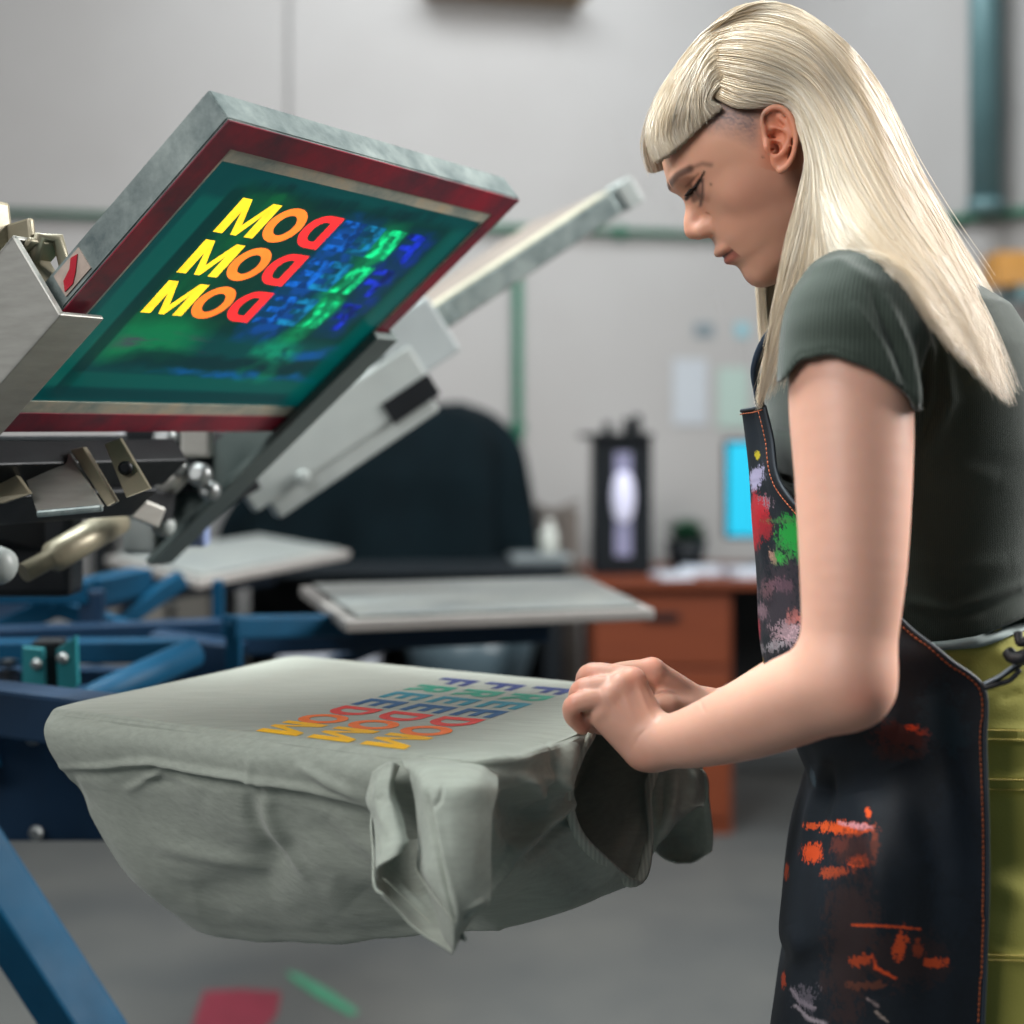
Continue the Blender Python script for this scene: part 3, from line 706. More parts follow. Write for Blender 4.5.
# --- platens
board = NT('worn_platen_top'); g_ = board.noise(9, 6, rough=.65)
board.color(board.mix(board.math('MULTIPLY_ADD', g_, 2.2, -.6), C('#596163'), C('#7e807c'))); board.set(Roughness=.42)
edge = M('platen_edge', '#8f8b88', .45, .2, .1, 10)
def platen(corners, label):
    """corners in pixels, counted from the inner near one: near-inner, near-outer, far-outer, far-inner"""
    G = [np.array([(px - CX) / F, 1, 0]) * (CZ - H1) * F / (py - Y0) for px, py in corners]
    c = sum(G) / 4; d = (G[1] - G[0] + G[2] - G[3]); d /= np.linalg.norm(d); n = np.array([-d[1], d[0], 0])
    r = empty('platen', (c[0], c[1], H1), label, 'platen')
    MB().prism([g + Zv * (H1 - .019) for g in G], (0, 0, .014), .003).build('edge_plate', edge, r)
    MB().prism([c + (g - c) * .92 + Zv * (H1 - .0048) for g in G], (0, 0, .0048), .001).build('board', board.m, r)
    e = c - CEN; L = np.linalg.norm(e); e /= L
    MB().bar(CEN + e * .165 + Zv * (H1 - .045), c + e * .1 + Zv * (H1 - .045), .045, .045).build('support_arm', navy, r)
    return r
# under the shirt
L_ = at(55, 708, 1187 / 1000)[:2]
pr = empty('platen', (*(L_ + A[:2] * .2 + B[:2] * .15), H1 - .02), 'platen under the green t-shirt, its blue arm reaching back to the press', 'platen')
MB().box((*(L_ + A[:2] * .183 + B[:2] * .15), H1 - .012), (.345, .28, .018), (A, B, Zv), .006).build('board', board.m, pr)
ca = L_ + B[:2] * .15
MB().box((*(ca - A[:2] * .12), H1 - .045), (.62, .045, .045), (A, B, Zv), .004).build('support_arm', navy, pr)
platen([(345, 617), (655, 605), (590, 575), (300, 583)], 'pale bare platen with worn grey top, behind the shirt at mid picture')
platen([(197, 577), (350, 548), (262, 533), (106, 554)], 'pale bare platen farther left, below the raised teal screen')
p4 = L_  # marker

# --- the blue base
pb = empty('printing_press', (CEN[0], CEN[1], 0), 'blue steel base frame of the carousel printing press at left', 'printing press')
MB().lathe((CEN[0], CEN[1], 0), [(.09, .02), (.09, .84), (.16, .86), (.16, .92), (.06, .94), (.06, 1.2)], 28).build('column', navy, pb)
def beam(a_, b_, w_, mat=blue, h_=None, name='beam', bev=.003): return MB().bar(at(*a_), at(*b_), w_, h_ or w_, bev=bev).build(name, mat, pb)
beam((-60, 652, 1.75), (190, 650, 1.75), .035, blue, .026)
beam((-60, 676, 1.78), (150, 676, 1.80), .03, navy, .02)
MB().tube([at(22, 722, 1.5), at(60, 706, 1.55), at(98, 697, 1.58), at(194, 652, 1.68)], [.004, .006, .017, .017], 14).build('brace_tube', blue, pb)
MB().bar(at(56, 606, 1.95), at(162, 642, 1.95), .03, .022).build('beam', blue, pb)
MB().bar(at(56, 606, 1.95), at(-40, 650, 1.95), .03, .03).build('beam', blue, pb)
beam((-60, 592, 1.9), (90, 592, 1.9), .03, blue, .028)
beam((90, 592, 2.0), (142, 580, 2.1), .04, blue, .035)
beam((120, 622, 2.05), (182, 578, 2.1), .03, blue, .022)
beam((218, 580, 1.95), (218, 690, 1.95), .014, blue, .014, 'post')
beam((228, 627, 1.78), (345, 625, 1.9), .032, blue, .026)
beam((234, 622, 1.78), (234, 700, 1.78), .018, blue, .018, 'post')
beam((240, 636, 2.1), (400, 630, 2.1), .05, navy, .03)
beam((330, 664, 2.2), (420, 628, 2.25), .03, navy, .02, 'brace')
beam((92, 590, 1.9), (92, 650, 1.9), .03, navy, .02, 'post')
beam((150, 655, 1.85), (240, 668, 1.85), .06, navy, .06)
for k, pts in enumerate(([(22, 647), (43, 649), (44, 690), (38, 697), (40, 712), (26, 712), (26, 697), (22, 692)], [(56, 650), (76, 636), (78, 685), (70, 694), (58, 694)])):
    tb = MB().prism([at(px, py, 1.56) for px, py in pts], (0, .008, 0), .001).build('tab_bracket', tealb, pb)
    px, py = ((37, 664), (63, 658))[k]
    MB().lathe(at(px, py, 1.56), [(.005, 0), (.006, .003), (.003, .006)], 12, (0, -1, 0)).build('bolt', bolt, tb)
MB().box(at(50, 672, 1.60), (.03, .03, .07), None, .003).build('spacer', dkm, pb)
MB().prism([at(px, py, 1.62) for px, py in ((-40, 704), (26, 704), (60, 700), (120, 705), (130, 842), (-40, 842))], (0, .10, 0), .004).build('side_panel', navy, pb)
for px, py in ((34, 737), (37, 832), (-8, 700)):
    MB().lathe(at(px, py, 1.615), [(.006, 0), (.008, .004), (.005, .009)], 14, (0, -1, 0)).build('bolt', bolt, pb)
t = MB()
for k in range(9): t.lathe(at(8, 662 + k * 5, 1.6), [(.006, 0), (.011, .0015), (.006, .003)], 12)
t.build('spring', dkm, pb)
beam((-60, 706, 1.58), (20, 708, 1.58), .03, dkm, .012)
beam((-60, 770, 1.6), (-5, 765, 1.6), .04, blue, .012)
# splayed leg
pA, pB = at(-70, 790, 1.46), at(93, 1040, 1.46); dd = (pB - pA) / np.linalg.norm(pB - pA); pF = pA + dd * ((.012 - pA[2]) / dd[2])
MB().bar(pA, pF, .05, .052, up=(1, -.8, .7), bev=.004).build('leg', blue, pb)
MB().lathe((pF[0], pF[1], 0), [(.035, 0), (.035, .012), (.02, .03)], 18).build('foot', dkm, pb)
for sx, sy in ((-1.5, 1.2), (-1.6, 2.4), (-.7, 2.5)):
    MB().bar((CEN[0] + (sx - CEN[0]) * .1, CEN[1] + (sy - CEN[1]) * .1, .7), (sx, sy, .02), .05, .05).build('leg', blue, pb)
    MB().lathe((sx, sy, 0), [(.035, 0), (.035, .012), (.02, .03)], 18).build('foot', dkm, pb)
# things seen through the base
t = empty('grey_steel_box', (xy(155, 4.4), 4.5, 0), 'grey brown steel box on the floor behind the blue press frame', 'box')
zt2 = zz(588, 4.4)
MB().box((xy(160, 4.4), 4.56, zt2 / 2), (xy(216, 4.4) - xy(96, 4.4), .3, zt2), bev=.004).build('box_body', M('grey_brown_metal', '#6b6660', .6, 0, .15, 5), t)
MB().box((xy(170, 4.4), 4.405, zz(612, 4.4)), (.022, .01, .16), bev=.002).build('hinge', dkm, t)
MB().lathe((xy(172, 4.4), 4.41, zz(600, 4.4)), [(.01, 0), (.01, .01)], 12, (0, -1, 0)).build('bolt', bolt, t)
r = empty('white_carton', at(139, 468, 4.8), 'white carton with an orange lower edge, seen through the gap under the red strip', 'box')
zc0, zc1 = zz(470, 4.8), zz(436, 4.8)
MB().box((xy(139, 4.8), 4.86, (zc0 + zc1) / 2 + .01), (.15, .1, zc1 - zc0 - .01), bev=.002).build('carton_body', M('white_card_b', '#d5d9e2', .6), r)
MB().box((xy(139, 4.8), 4.858, zc0 + .012), (.151, .101, .03), bev=.001).build('orange_stripe', M('orange_card', '#d2682a', .6), r)
t = empty('storage_rack', (xy(139, 4.8), 4.89, 0), 'dark rack far behind the press holding the white carton', 'rack')
MB().box((xy(139, 4.8), 4.89, zc0 - .02), (.3, .2, .03)).build('shelf', dark, t)
for s in (-1, 1): MB().box((xy(139, 4.8) + s * .135, 4.89, (zc0 - .03) / 2), (.03, .2, zc0 - .036)).build('side_frame', dark, t)
# ------------------------------------------------------------------ the printed shirt on its platen
cloth = NT('sage_green_jersey')
wv = cloth.noise(420, 3, cloth.map((1, 1, 1))); ws = cloth.noise(260, 3, cloth.map((.12, 1, 1), (0, 0, .51)))
cloth.color(cloth.mix(cloth.math('MULTIPLY_ADD', ws, .9, .05), C('#858c82'), C('#a9afa5'))); cloth.set(Roughness=.85)
cloth.b.inputs['Sheen Weight'].default_value = .15
b1 = cloth.bump(wv, .25, .0008); cloth.bump(ws, .25, .0008, b1)
lo = np.array([*L_, 0])
def SH(a, b, z): return lo + A * a + B * b + Zv * (H1 + z)
def row(a, s, bb, end=0):
    q = [(a, .300, .0015), (a, .2, .0015), (a, .1, .0015), (a, .014, .0015), (a - end, -.004, -.004), (a - end * 1.6, -.007, -.026), (a - end * 1.5, .008 + bb * .12, -s * .38),
         (a - end, bb * .42, -s * .68), (a - end * .3, bb * .74, -s * .92), (a, bb, -s), (a, .235, -s * .74), (a, .298, -s * .3), (a, .306, -.008)]
    return [SH(*x) for x in q]
rows_ = [row(.003, .196, .15, .004), row(.03, .212, .15, .001), row(.10, .208, .15), row(.19, .188, .14), row(.27, .170, .13), row(.335, .152, .13), row(.385, .128, .14)]
rim = [at(*q) for q in ((702, 694, 1.243), (668, 703, 1.20), (632, 713, 1.155), (601, 726, 1.12), (592, 740, 1.105), (581, 760, 1.09), (572, 792, 1.082), (580, 828, 1.085), (603, 855, 1.10), (641, 882, 1.14), (652, 848, 1.175), (650, 800, 1.2), (668, 750, 1.235))]
rows_[-1][4] = at(478, 768, 1.0); rows_[-1][5] = at(484, 790, .995)
rows_.append([(np.array(a) * .45 + np.array(b) * .55) + off for a, b, off in zip(rows_[-1], rim, [0] * 13)])
rows_[-1][3] = at(545, 745, 1.05); rows_[-1][4] = at(535, 762, 1.032); rows_[-1][5] = at(532, 782, 1.036); rows_[-1][6] = at(530, 815, 1.055)
rows_.append(rim)
P = np.array(rows_); nu, nv = 260, 420
G = cr(P, nu); G = np.swapaxes(cr(np.swapaxes(G, 0, 1), nv, closed=True), 0, 1)
N3 = normals(G)
# outward normals: away from the middle of each ring
cen = G.mean(1, keepdims=True)
if ((G - cen) * N3).sum(-1).mean() < 0: N3 = -N3
px = proj(G); top = np.clip((G[..., 2] - (H1 - .002)) / .002, 0, 1)
front = (G[..., 2] < H1 - .004) * (1 - np.clip(((G - lo) @ B - .16) / .05, 0, 1))
f = np.zeros(G.shape[:2])
KR = lambda p: 1.9 if p[0][0] > 465 and p[0][1] > 730 else 1.35
for poly, w_, am in (
    ([(58, 768), (150, 764), (240, 775), (310, 790), (388, 809)], 3.2, .0032), ([(58, 776), (150, 772), (240, 784), (310, 800), (380, 818)], 4, -.0022),
    ([(300, 768), (330, 785), (386, 806)], 5, .003), ([(262, 782), (272, 808), (290, 845), (306, 870)], 6, .004), ([(250, 790), (258, 815), (278, 860)], 6, -.003),
    ([(128, 790), (150, 778), (165, 768)], 4, .0025), ([(120, 780), (180, 786)], 5, -.0015), ([(62, 780), (70, 800), (82, 825)], 4, .003), ([(70, 776), (84, 812)], 4, -.002),
    ([(330, 812), (380, 850), (420, 870)], 10, .004), ([(330, 880), (430, 925), (500, 930)], 14, -.004), ([(300, 830), (260, 880), (190, 900)], 22, -.004),
    ([(150, 845), (230, 860), (270, 872)], 9, .0025), ([(200, 800), (300, 830), (360, 900)], 30, .005), ([(250, 755), (252, 790)], 3, .0015),
    ([(572, 803), (548, 820), (520, 852), (494, 886)], 4, .005), ([(580, 812), (556, 832), (528, 862)], 5, -.004), ([(505, 795), (522, 820), (505, 865)], 15, -.007), ([(515, 780), (548, 775), (570, 790)], 7, .003), ([(545, 795), (530, 825)], 5, -.003),
    ([(545, 735), (551, 760), (548, 785), (543, 812)], 2.0, -.0018), ([(574, 742), (560, 765), (558, 790)], 7, .005), ([(590, 742), (574, 770), (566, 796)], 4, -.005),
    ([(524, 775), (545, 800)], 6, .003), ([(470, 935), (560, 905), (620, 870)], 14, .003), ([(560, 850), (530, 890), (500, 930)], 18, -.003),
    ([(470, 762), (520, 760), (560, 742)], 6, .003), ([(500, 752), (560, 735), (590, 724)], 7, -.003)):
    f += crease(px, poly, w_, am * KR(poly))
f *= np.where(top > .5, .5, 1)
nz = vnoise(G, 38, 1) * .0012 + vnoise(G * (1, 1, 1.6), 90, 2) * .0003 + vnoise(G, 14, 5) * .003
f2 = f + nz * front * .9
# soft wrinkles on top near the edges
tb = (G - lo) @ B; ta = (G - lo) @ A
f2 += top * (crease(px, [(75, 716), (140, 722), (200, 736), (260, 742)], 5, .0016) + crease(px, [(450, 735), (520, 712), (590, 700)], 16, .0012) - crease(px, [(440, 745), (520, 728), (585, 712)], 9, .0012))
far = (G[..., 2] < H1 - .004) * np.clip(((G - lo) @ B - .16) / .05, 0, 1) * np.clip((G[..., 2] * 0 + 1), 0, 1)
G2 = G + N3 * f2[..., None] + N3 * (far * nz * .6)[..., None]
shirt = empty('printed_tshirt', SH(.2, .15, 0), 'sage green t-shirt with colourful lettering stretched over the front platen', 'shirt')
Vs = np.concatenate([G2.reshape(-1, 3)]); Qs = grid_quads(nu, nv, wrap=True)
body_ = mesh_np('shirt_body', Vs, Qs, cloth.m, shirt)
# ribbed collar along the rim
rimc = cr(np.array(rim), 160, closed=True)
rib = NT('jersey_rib'); wr = rib.n('ShaderNodeTexWave', i={'Scale': 90, 'Distortion': 1}); rib.l(rib.co, wr.inputs['Vector'])
rib.color(rib.mix(wr.outputs['Fac'], C('#9aa096'), C('#b0b6aa'))); rib.set(Roughness=.85); rib.bump(wr.outputs['Fac'], .3, .0008)
tg = np.roll(rimc, -1, 0) - np.roll(rimc, 1, 0); tg /= np.linalg.norm(tg, axis=1)[:, None]
endp = cr(P[-2], 160, closed=True); inn = endp - rimc; inn -= (inn * tg).sum(1)[:, None] * tg; inn /= np.linalg.norm(inn, axis=1)[:, None]
nn = np.cross(tg, inn); ring = []
for a_ in np.linspace(0, 2 * PI, 8, endpoint=False): ring.append(rimc + inn * (.0035 + .0045 * math.cos(a_)) + nn * .0026 * math.sin(a_))
RG = np.stack(ring, 1); idx = np.arange(160 * 8).reshape(160, 8)
Q = np.stack([idx, np.roll(idx, -1, 1), np.roll(np.roll(idx, -1, 1), -1, 0), np.roll(idx, -1, 0)], -1).reshape(-1, 4)
mesh_np('collar', RG.reshape(-1, 3), Q, rib.m, shirt)
# near sleeve: back layer, folded flap, front layer
parts_v, parts_q = [], []
def add_sheet(ctrl, n, m, folds=(), amp=1., seed=0, th=.0016):
    g = surf(ctrl, n, m); N_ = normals(g)
    if N_[..., 1].mean() > 0: N_ = -N_
    pxg = proj(g); h = vnoise(g, 60, seed) * .0010 + vnoise(g, 24, seed + 1) * .0018
    for poly, w_, am in folds: h = h + crease(pxg, poly, w_, am)
    g = g + N_ * (h * amp)[..., None]
    V, Q = solid_grid(g, th, N_); o = sum(len(v) for v in parts_v); parts_v.append(V); parts_q.append(Q + o)
add_sheet([[(380, 772, 1.045), (395, 770, 1.05), (412, 772, 1.05), (430, 775, 1.045)],
           [(374, 815, 1.03), (392, 822, 1.055), (412, 826, 1.055), (432, 830, 1.045)],
           [(375, 850, 1.01), (390, 856, 1.045), (408, 862, 1.05), (428, 870, 1.035)],
           [(376, 884, .99), (390, 896, 1.01), (412, 905, 1.015), (440, 905, 1.01)],
           [(384, 893, .985), (402, 913, .99), (426, 937, .985), (453, 953, .975)]], 60, 50, [([(390, 870), (430, 915)], 3, .0015)], seed=3)
add_sheet([[(372, 772, 1.018), (384, 764, 1.005), (393, 762, 1.0), (400, 766, 1.004)],
           [(366, 800, 1.01), (378, 796, .995), (388, 790, .988), (394, 786, .996)],
           [(372, 820, 1.0), (380, 818, .985), (393, 815, .978), (401, 812, .988)],
           [(375, 848, .985), (384, 846, .97), (398, 842, .965), (407, 839, .972)],
           [(376, 880, .98), (380, 868, .965), (394, 858, .96), (408, 842, .97)]], 50, 30,
          [([(378, 800), (390, 835)], 4, .002), ([(374, 812), (380, 860)], 3, -.0015), ([(384, 775), (378, 800)], 4, .0025)], seed=9, amp=1.2)
add_sheet([[(400, 754, 1.035), (422, 755, 1.03), (450, 756, 1.022), (480, 757, 1.02), (505, 757, 1.04)],
           [(404, 766, 1.006), (422, 764, .996), (450, 763, .993), (480, 764, .997), (499, 770, 1.008)],
           [(411, 785, .995), (425, 785, .972), (450, 785, .966), (475, 785, .97), (498, 788, .985)],
           [(416, 815, .992), (428, 815, .966), (450, 815, .958), (472, 816, .963), (492, 815, .975)],
           [(418, 845, .99), (430, 848, .962), (450, 850, .952), (472, 851, .957), (491, 850, .97)],
           [(416, 868, .985), (430, 878, .958), (450, 884, .948), (470, 885, .953), (491, 884, .966)],
           [(426, 888, .978), (438, 904, .955), (452, 912, .946), (470, 912, .952), (488, 905, .962)],
           [(440, 932, .972), (446, 940, .962), (454, 944, .955), (464, 932, .958), (476, 918, .962)],
           [(451, 952, .972), (453, 953, .968), (456, 951, .965), (459, 946, .964), (464, 937, .963)]], 110, 80,
          [([(428, 798), (436, 838), (446, 885), (456, 922)], 2.6, -.004), ([(433, 800), (441, 840), (451, 885), (460, 922)], 4, .002), ([(443, 785), (440, 800), (434, 808)], 2.2, -.002),
           ([(470, 912), (484, 900)], 3, .002), ([(462, 922), (480, 905)], 2.5, -.0025), ([(405, 768), (405, 778)], 4, -.002), ([(455, 770), (490, 800)], 9, .0015)], seed=21)
sleeve = mesh_np('sleeve', np.concatenate(parts_v), np.concatenate(parts_q), cloth.m, shirt)
# stitches of the sleeve hem
st = MB()
for path in ([(416, 868, .976), (426, 885, .962), (440, 903, .951), (456, 922, .944)], [(384, 878, .992), (400, 893, 1.0), (418, 910, .998), (430, 922, .985)]):
    c_ = cr([at(*q) for q in path], 61)
    for k in range(0, 60, 2): st.tube([c_[k] - (0, .0012, 0), c_[k + 1] - (0, .0012, 0)], .0004, 5)
o = st.build('hem_stitching', M('pale_thread', '#c3c7b8', .8, 0, .05), sleeve)
o['kind'] = 'stuff'
# far sleeve
parts_v, parts_q = [], []
add_sheet([[(648, 762, 1.24), (665, 762, 1.235), (685, 762, 1.24), (703, 764, 1.25)],
           [(652, 795, 1.225), (668, 797, 1.22), (688, 800, 1.225), (706, 800, 1.24)],
           [(650, 830, 1.215), (662, 822, 1.20), (682, 812, 1.21), (700, 806, 1.225)],
           [(651, 856, 1.21), (657, 846, 1.20), (672, 828, 1.205), (690, 810, 1.215)]], 40, 40,
          [([(676, 770), (672, 810), (660, 840)], 5, .004), ([(664, 770), (660, 830)], 4, -.003), ([(690, 770), (694, 800)], 4, .003)], seed=31, amp=1.3)
add_sheet([[(690, 765, 1.25), (704, 775, 1.245), (709, 800, 1.25), (712, 830, 1.26), (711, 852, 1.265)],
           [(680, 790, 1.265), (698, 810, 1.27), (702, 828, 1.27), (705, 845, 1.27), (704, 856, 1.27)],
           [(665, 820, 1.27), (676, 835, 1.285), (685, 848, 1.285), (692, 858, 1.28), (690, 862, 1.275)],
           [(650, 845, 1.24), (656, 852, 1.26), (664, 858, 1.265), (672, 861, 1.265), (676, 862, 1.26)]], 40, 40, [([(704, 790), (709, 850)], 3, .002)], seed=41)
mesh_np('sleeve', np.concatenate(parts_v), np.concatenate(parts_q), cloth.m, shirt)
# printed words
pinks = [ink('print_yellow', '#ffc60a', '#f5b406', 0), ink('print_orange', '#fa7a24', '#f06a18', 0), ink('print_red', '#e0392c', '#d42c26', 0), ink('print_blue', '#0d5a8c', '#0b4a7c', 0),
         ink('print_teal', '#15879a', '#0f7a90', 0), ink('print_green', '#2aa082', '#1f8f76', 0), ink('print_navy', '#1c3480', '#182a6c', 0)]
data = ([], [], [])
for ac in (.218, .264, .310):
    for k, (ch, wd) in enumerate(zip('FREEDOM', (.029, .031, .030, .030, .034, .037, .039))):
        bc = .248 - k * .0377; q, w0 = glyph(ch)
        if ac > .3 or 1:
            for poly in q:
                base = len(data[0])
                for x, y in poly:
                    p_ = SH(ac + (y - .5) * .037, bc - (x / w0 - .5) * wd, 0); p_[2] = 0; data[0].append(p_)
                data[1].append(list(range(base, base + len(poly)))); data[2].append([6, 5, 4, 3, 2, 1, 0][k])
# lay the print on the cloth: subdivide, then drop onto the top sheet
me = bpy.data.meshes.new('lettering'); me.from_pydata([tuple(v) for v in data[0]], [], data[1]); me.polygons.foreach_set('material_index', data[2])
bm = bmesh.new(); bm.from_mesh(me); bmesh.ops.triangulate(bm, faces=list(bm.faces)); bmesh.ops.subdivide_edges(bm, edges=list(bm.edges), cuts=3, use_grid_fill=True)
tv = G2[top > .5]; tv = tv[::1]
from mathutils.kdtree import KDTree
kd = KDTree(len(tv))
for i_, v in enumerate(tv): kd.insert((v[0], v[1], 0), i_)
kd.balance()
for v in bm.verts:
    r_ = kd.find_n((v.co.x, v.co.y, 0), 6); v.co.z = max(tv[i_][2] for _, i_, _ in r_) + .0003
for f_ in bm.faces:
    if f_.normal.z < 0: f_.normal_flip()
bm.to_mesh(me); bm.free(); link('lettering', me, pinks, shirt)['label'] = 'rainbow lettering print'
# ------------------------------------------------------------------ the woman: body as one surface grown from a distance field
def smin(a, b, k):
    h = np.clip(.5 + .5 * (b - a) / k, 0, 1); return b * (1 - h) + a * h - k * h * (1 - h)
def smax(a, b, k): return -smin(-a, -b, k)
def cone(P, a, b, ra, rb):
    a = np.asarray(a, np.float32); d = np.asarray(b, np.float32) - a; q = P - a
    t = np.clip((q @ d) / (d @ d + 1e-12), 0, 1); return np.linalg.norm(q - t[:, None] * d, axis=1) - (ra + (rb - ra) * t)
def chain(P, pts, k=0):
    """smooth limb through points with radii: the spline is cut finely, so it tapers without lumps"""
    pr = np.array([[*p, r] for p, r in pts], float); m = (len(pts) - 1) * (1 if len(pts) < 3 else 4) + 1; pr = cr(pr, m); r = None
    for a, b in zip(pr[:-1], pr[1:]):
        c = cone(P, a[:3], b[:3], a[3], b[3]); r = c if r is None else np.minimum(r, c)
    return r
def ell(P, c, r):
    q = (P - np.asarray(c, np.float32)) / np.asarray(r, np.float32); n = np.linalg.norm(q, axis=1)
    return (n - 1) * n / (np.linalg.norm(q / np.asarray(r, np.float32), axis=1) + 1e-9)

def sdf_mesh(fn, lo, hi, h, B=8, thr=None):
    lo = np.asarray(lo, float); nb = np.ceil((np.asarray(hi) - lo) / (h * B)).astype(int); thr = thr or h * B * 1.35
    I = np.stack(np.meshgrid(*[np.arange(n) for n in nb], indexing='ij'), -1).reshape(-1, 3)
    dc = np.concatenate([fn((lo + (c * B + B / 2) * h).astype(np.float32)) for c in np.array_split(I, max(1, len(I) // 200000))])
    I = I[np.abs(dc) < thr]
    off = np.stack(np.meshgrid(*[np.arange(B + 1)] * 3, indexing='ij'), -1).reshape(-1, 3)
    NY, NZ = nb[1] * B + 2, nb[2] * B + 2
    cor = np.array([(a, b, c) for a in (0, 1) for b in (0, 1) for c in (0, 1)]); edges = [(0, 1), (2, 3), (4, 5), (6, 7), (0, 2), (1, 3), (4, 6), (5, 7), (0, 4), (1, 5), (2, 6), (3, 7)]
    K, VV, QK = [], [], []
    for ch in np.array_split(I, max(1, len(I) // 600)):
        g = ch[:, None, :] * B + off; d = fn((lo + g.reshape(-1, 3) * h).astype(np.float32)).reshape(len(ch), B + 1, B + 1, B + 1)
        D = np.stack([d[:, a:a + B, b:b + B, c:c + B] for a, b, c in cor], -1); Sg = D < 0; n = Sg.sum(-1); act = (n > 0) & (n < 8)
        w = np.nonzero(act); D = D[act]; Sg = Sg[act]; cell = ch[w[0]] * B + np.stack(w[1:], -1)
        s = np.zeros((len(D), 3)); cnt = np.zeros(len(D))
        for a, b in edges:
            m = Sg[:, a] != Sg[:, b]; t = np.where(m, D[:, a] / np.where(m, D[:, a] - D[:, b], 1), 0)
            s += m[:, None] * (cor[a] + t[:, None] * (cor[b] - cor[a])); cnt += m
        VV.append(lo + (cell + s / cnt[:, None]) * h); key = (cell[:, 0] * NY + cell[:, 1]) * NZ + cell[:, 2]; K.append(key)
        for ax, (c1, o1, o2) in enumerate(((4, NZ, 1), (2, 1, NY * NZ), (1, NY * NZ, NZ))):
            m = Sg[:, 0] != Sg[:, c1]; k = key[m]; q = np.stack([k, k - o1, k - o1 - o2, k - o2], -1)
            fl = Sg[m, 0]; q[~fl] = q[~fl][:, ::-1]; QK.append(q)
    K = np.concatenate(K); V = np.concatenate(VV); Q = np.concatenate(QK); o = np.argsort(K); K = K[o]; V = V[o]
    i = np.clip(np.searchsorted(K, Q), 0, len(K) - 1); ok = (K[i] == Q).all(1); return V, i[ok]

def relax(V, Q, it=2, lam=.5):
    for _ in range(it):
        s = np.zeros_like(V); c = np.zeros(len(V))
        for a, b in ((0, 1), (1, 2), (2, 3), (3, 0)):
            np.add.at(s, Q[:, a], V[Q[:, b]]); np.add.at(c, Q[:, a], 1); np.add.at(s, Q[:, b], V[Q[:, a]]); np.add.at(c, Q[:, b], 1)
        V = V + lam * (s / np.maximum(c, 1)[:, None] - V)
    return V
def vnormals(V, Q):
    n = np.cross(V[Q[:, 2]] - V[Q[:, 0]], V[Q[:, 3]] - V[Q[:, 1]]); s = np.zeros_like(V)
    for k in range(4): np.add.at(s, Q[:, k], n)
    return s / (np.linalg.norm(s, axis=1, keepdims=True) + 1e-12)

YH = 1.17; PX = YH / F                                     # one pixel at the head's middle plane, in metres
OH = at(760, 180, YH); fv = np.array([-.829, 0, -.559]); uv_ = np.array([-.559, 0, .829])
def tl(P): q = np.asarray(P) - OH; return np.stack([q @ fv, q @ uv_, q[..., 1]], -1) / PX      # forward, up, away in head units
def LP(px, py, Y): return tl(at(px, py, Y))
SL = np.array([  # up, front, half width
    (90, 52, 66), (75, 66, 74), (60, 72.5, 78), (50, 75, 80), (42, 75.5, 80), (32, 71, 80), (22, 67.5, 79), (10, 66, 79), (0, 67, 78.5), (-12, 69.5, 77), (-22, 71.5, 74.5), (-34, 73, 69.5),
    (-44, 71, 65.5), (-52, 69.5, 61), (-60, 66, 56), (-70, 65, 49), (-80, 62.5, 41), (-88, 57.5, 30), (-97, 46, 24)])[::-1]
SL = cr(SL, 181); ker = np.hanning(15); ker /= ker.sum(); SL = np.stack([np.convolve(np.pad(SL[:, k], 7, 'edge'), ker, 'valid') for k in range(3)], 1)
CB = cr(np.array([(-96, 14, 34), (-80, 6, 36), (-60, -12, 36), (-40, -26, 36), (0, -30, 40), (60, -30, 60)], float), 120); CB = np.stack([np.convolve(np.pad(CB[:, k], 7, 'edge'), ker, 'valid') for k in range(3)], 1)
ear_pts = dict(
    helix=[(768, 139, 1.5, 2.2), (764.5, 131, 4, 2.6), (762.5, 120, 6, 2.8), (765.5, 112, 7.5, 2.9), (773, 107.5, 9, 3.0), (782, 108.5, 10.5, 3.1), (789.5, 115.5, 12, 3.2), (794, 126, 13, 3.2), (796, 137, 13, 3.0), (795, 148, 12, 2.8), (791.5, 159, 10, 3.0), (786, 167, 8, 3.6), (780.5, 170.5, 6, 3.8)],
    anti=[(780, 117, 6.5, 2.6), (787, 125, 8.5, 2.6), (789, 136, 9, 2.6), (787.5, 146, 8.5, 2.6), (782.5, 153, 7.5, 2.8), (776, 157.5, 6.5, 2.6)], crus=[(772, 127, 4.5, 1.9), (780, 128.5, 6.5, 2.2), (788, 133, 8.5, 2.4)],
    tragus=[(765.5, 141, 4, 2.4), (766.5, 147, 5.5, 2.9), (768.5, 152, 4, 2.4)])
YE = YH - .0735                                            # the ear stands on the near side of the skull
def ear_world(px, py, out): return at(px, py, YE - out * PX)
EAR = {k: [(ear_world(x, y, o), r * PX) for x, y, o, r in v] for k, v in ear_pts.items()}
def mir(p): return np.array([p[0], 2 * YH - p[1], p[2]])
EYE = np.array([52., 23.5, -33])
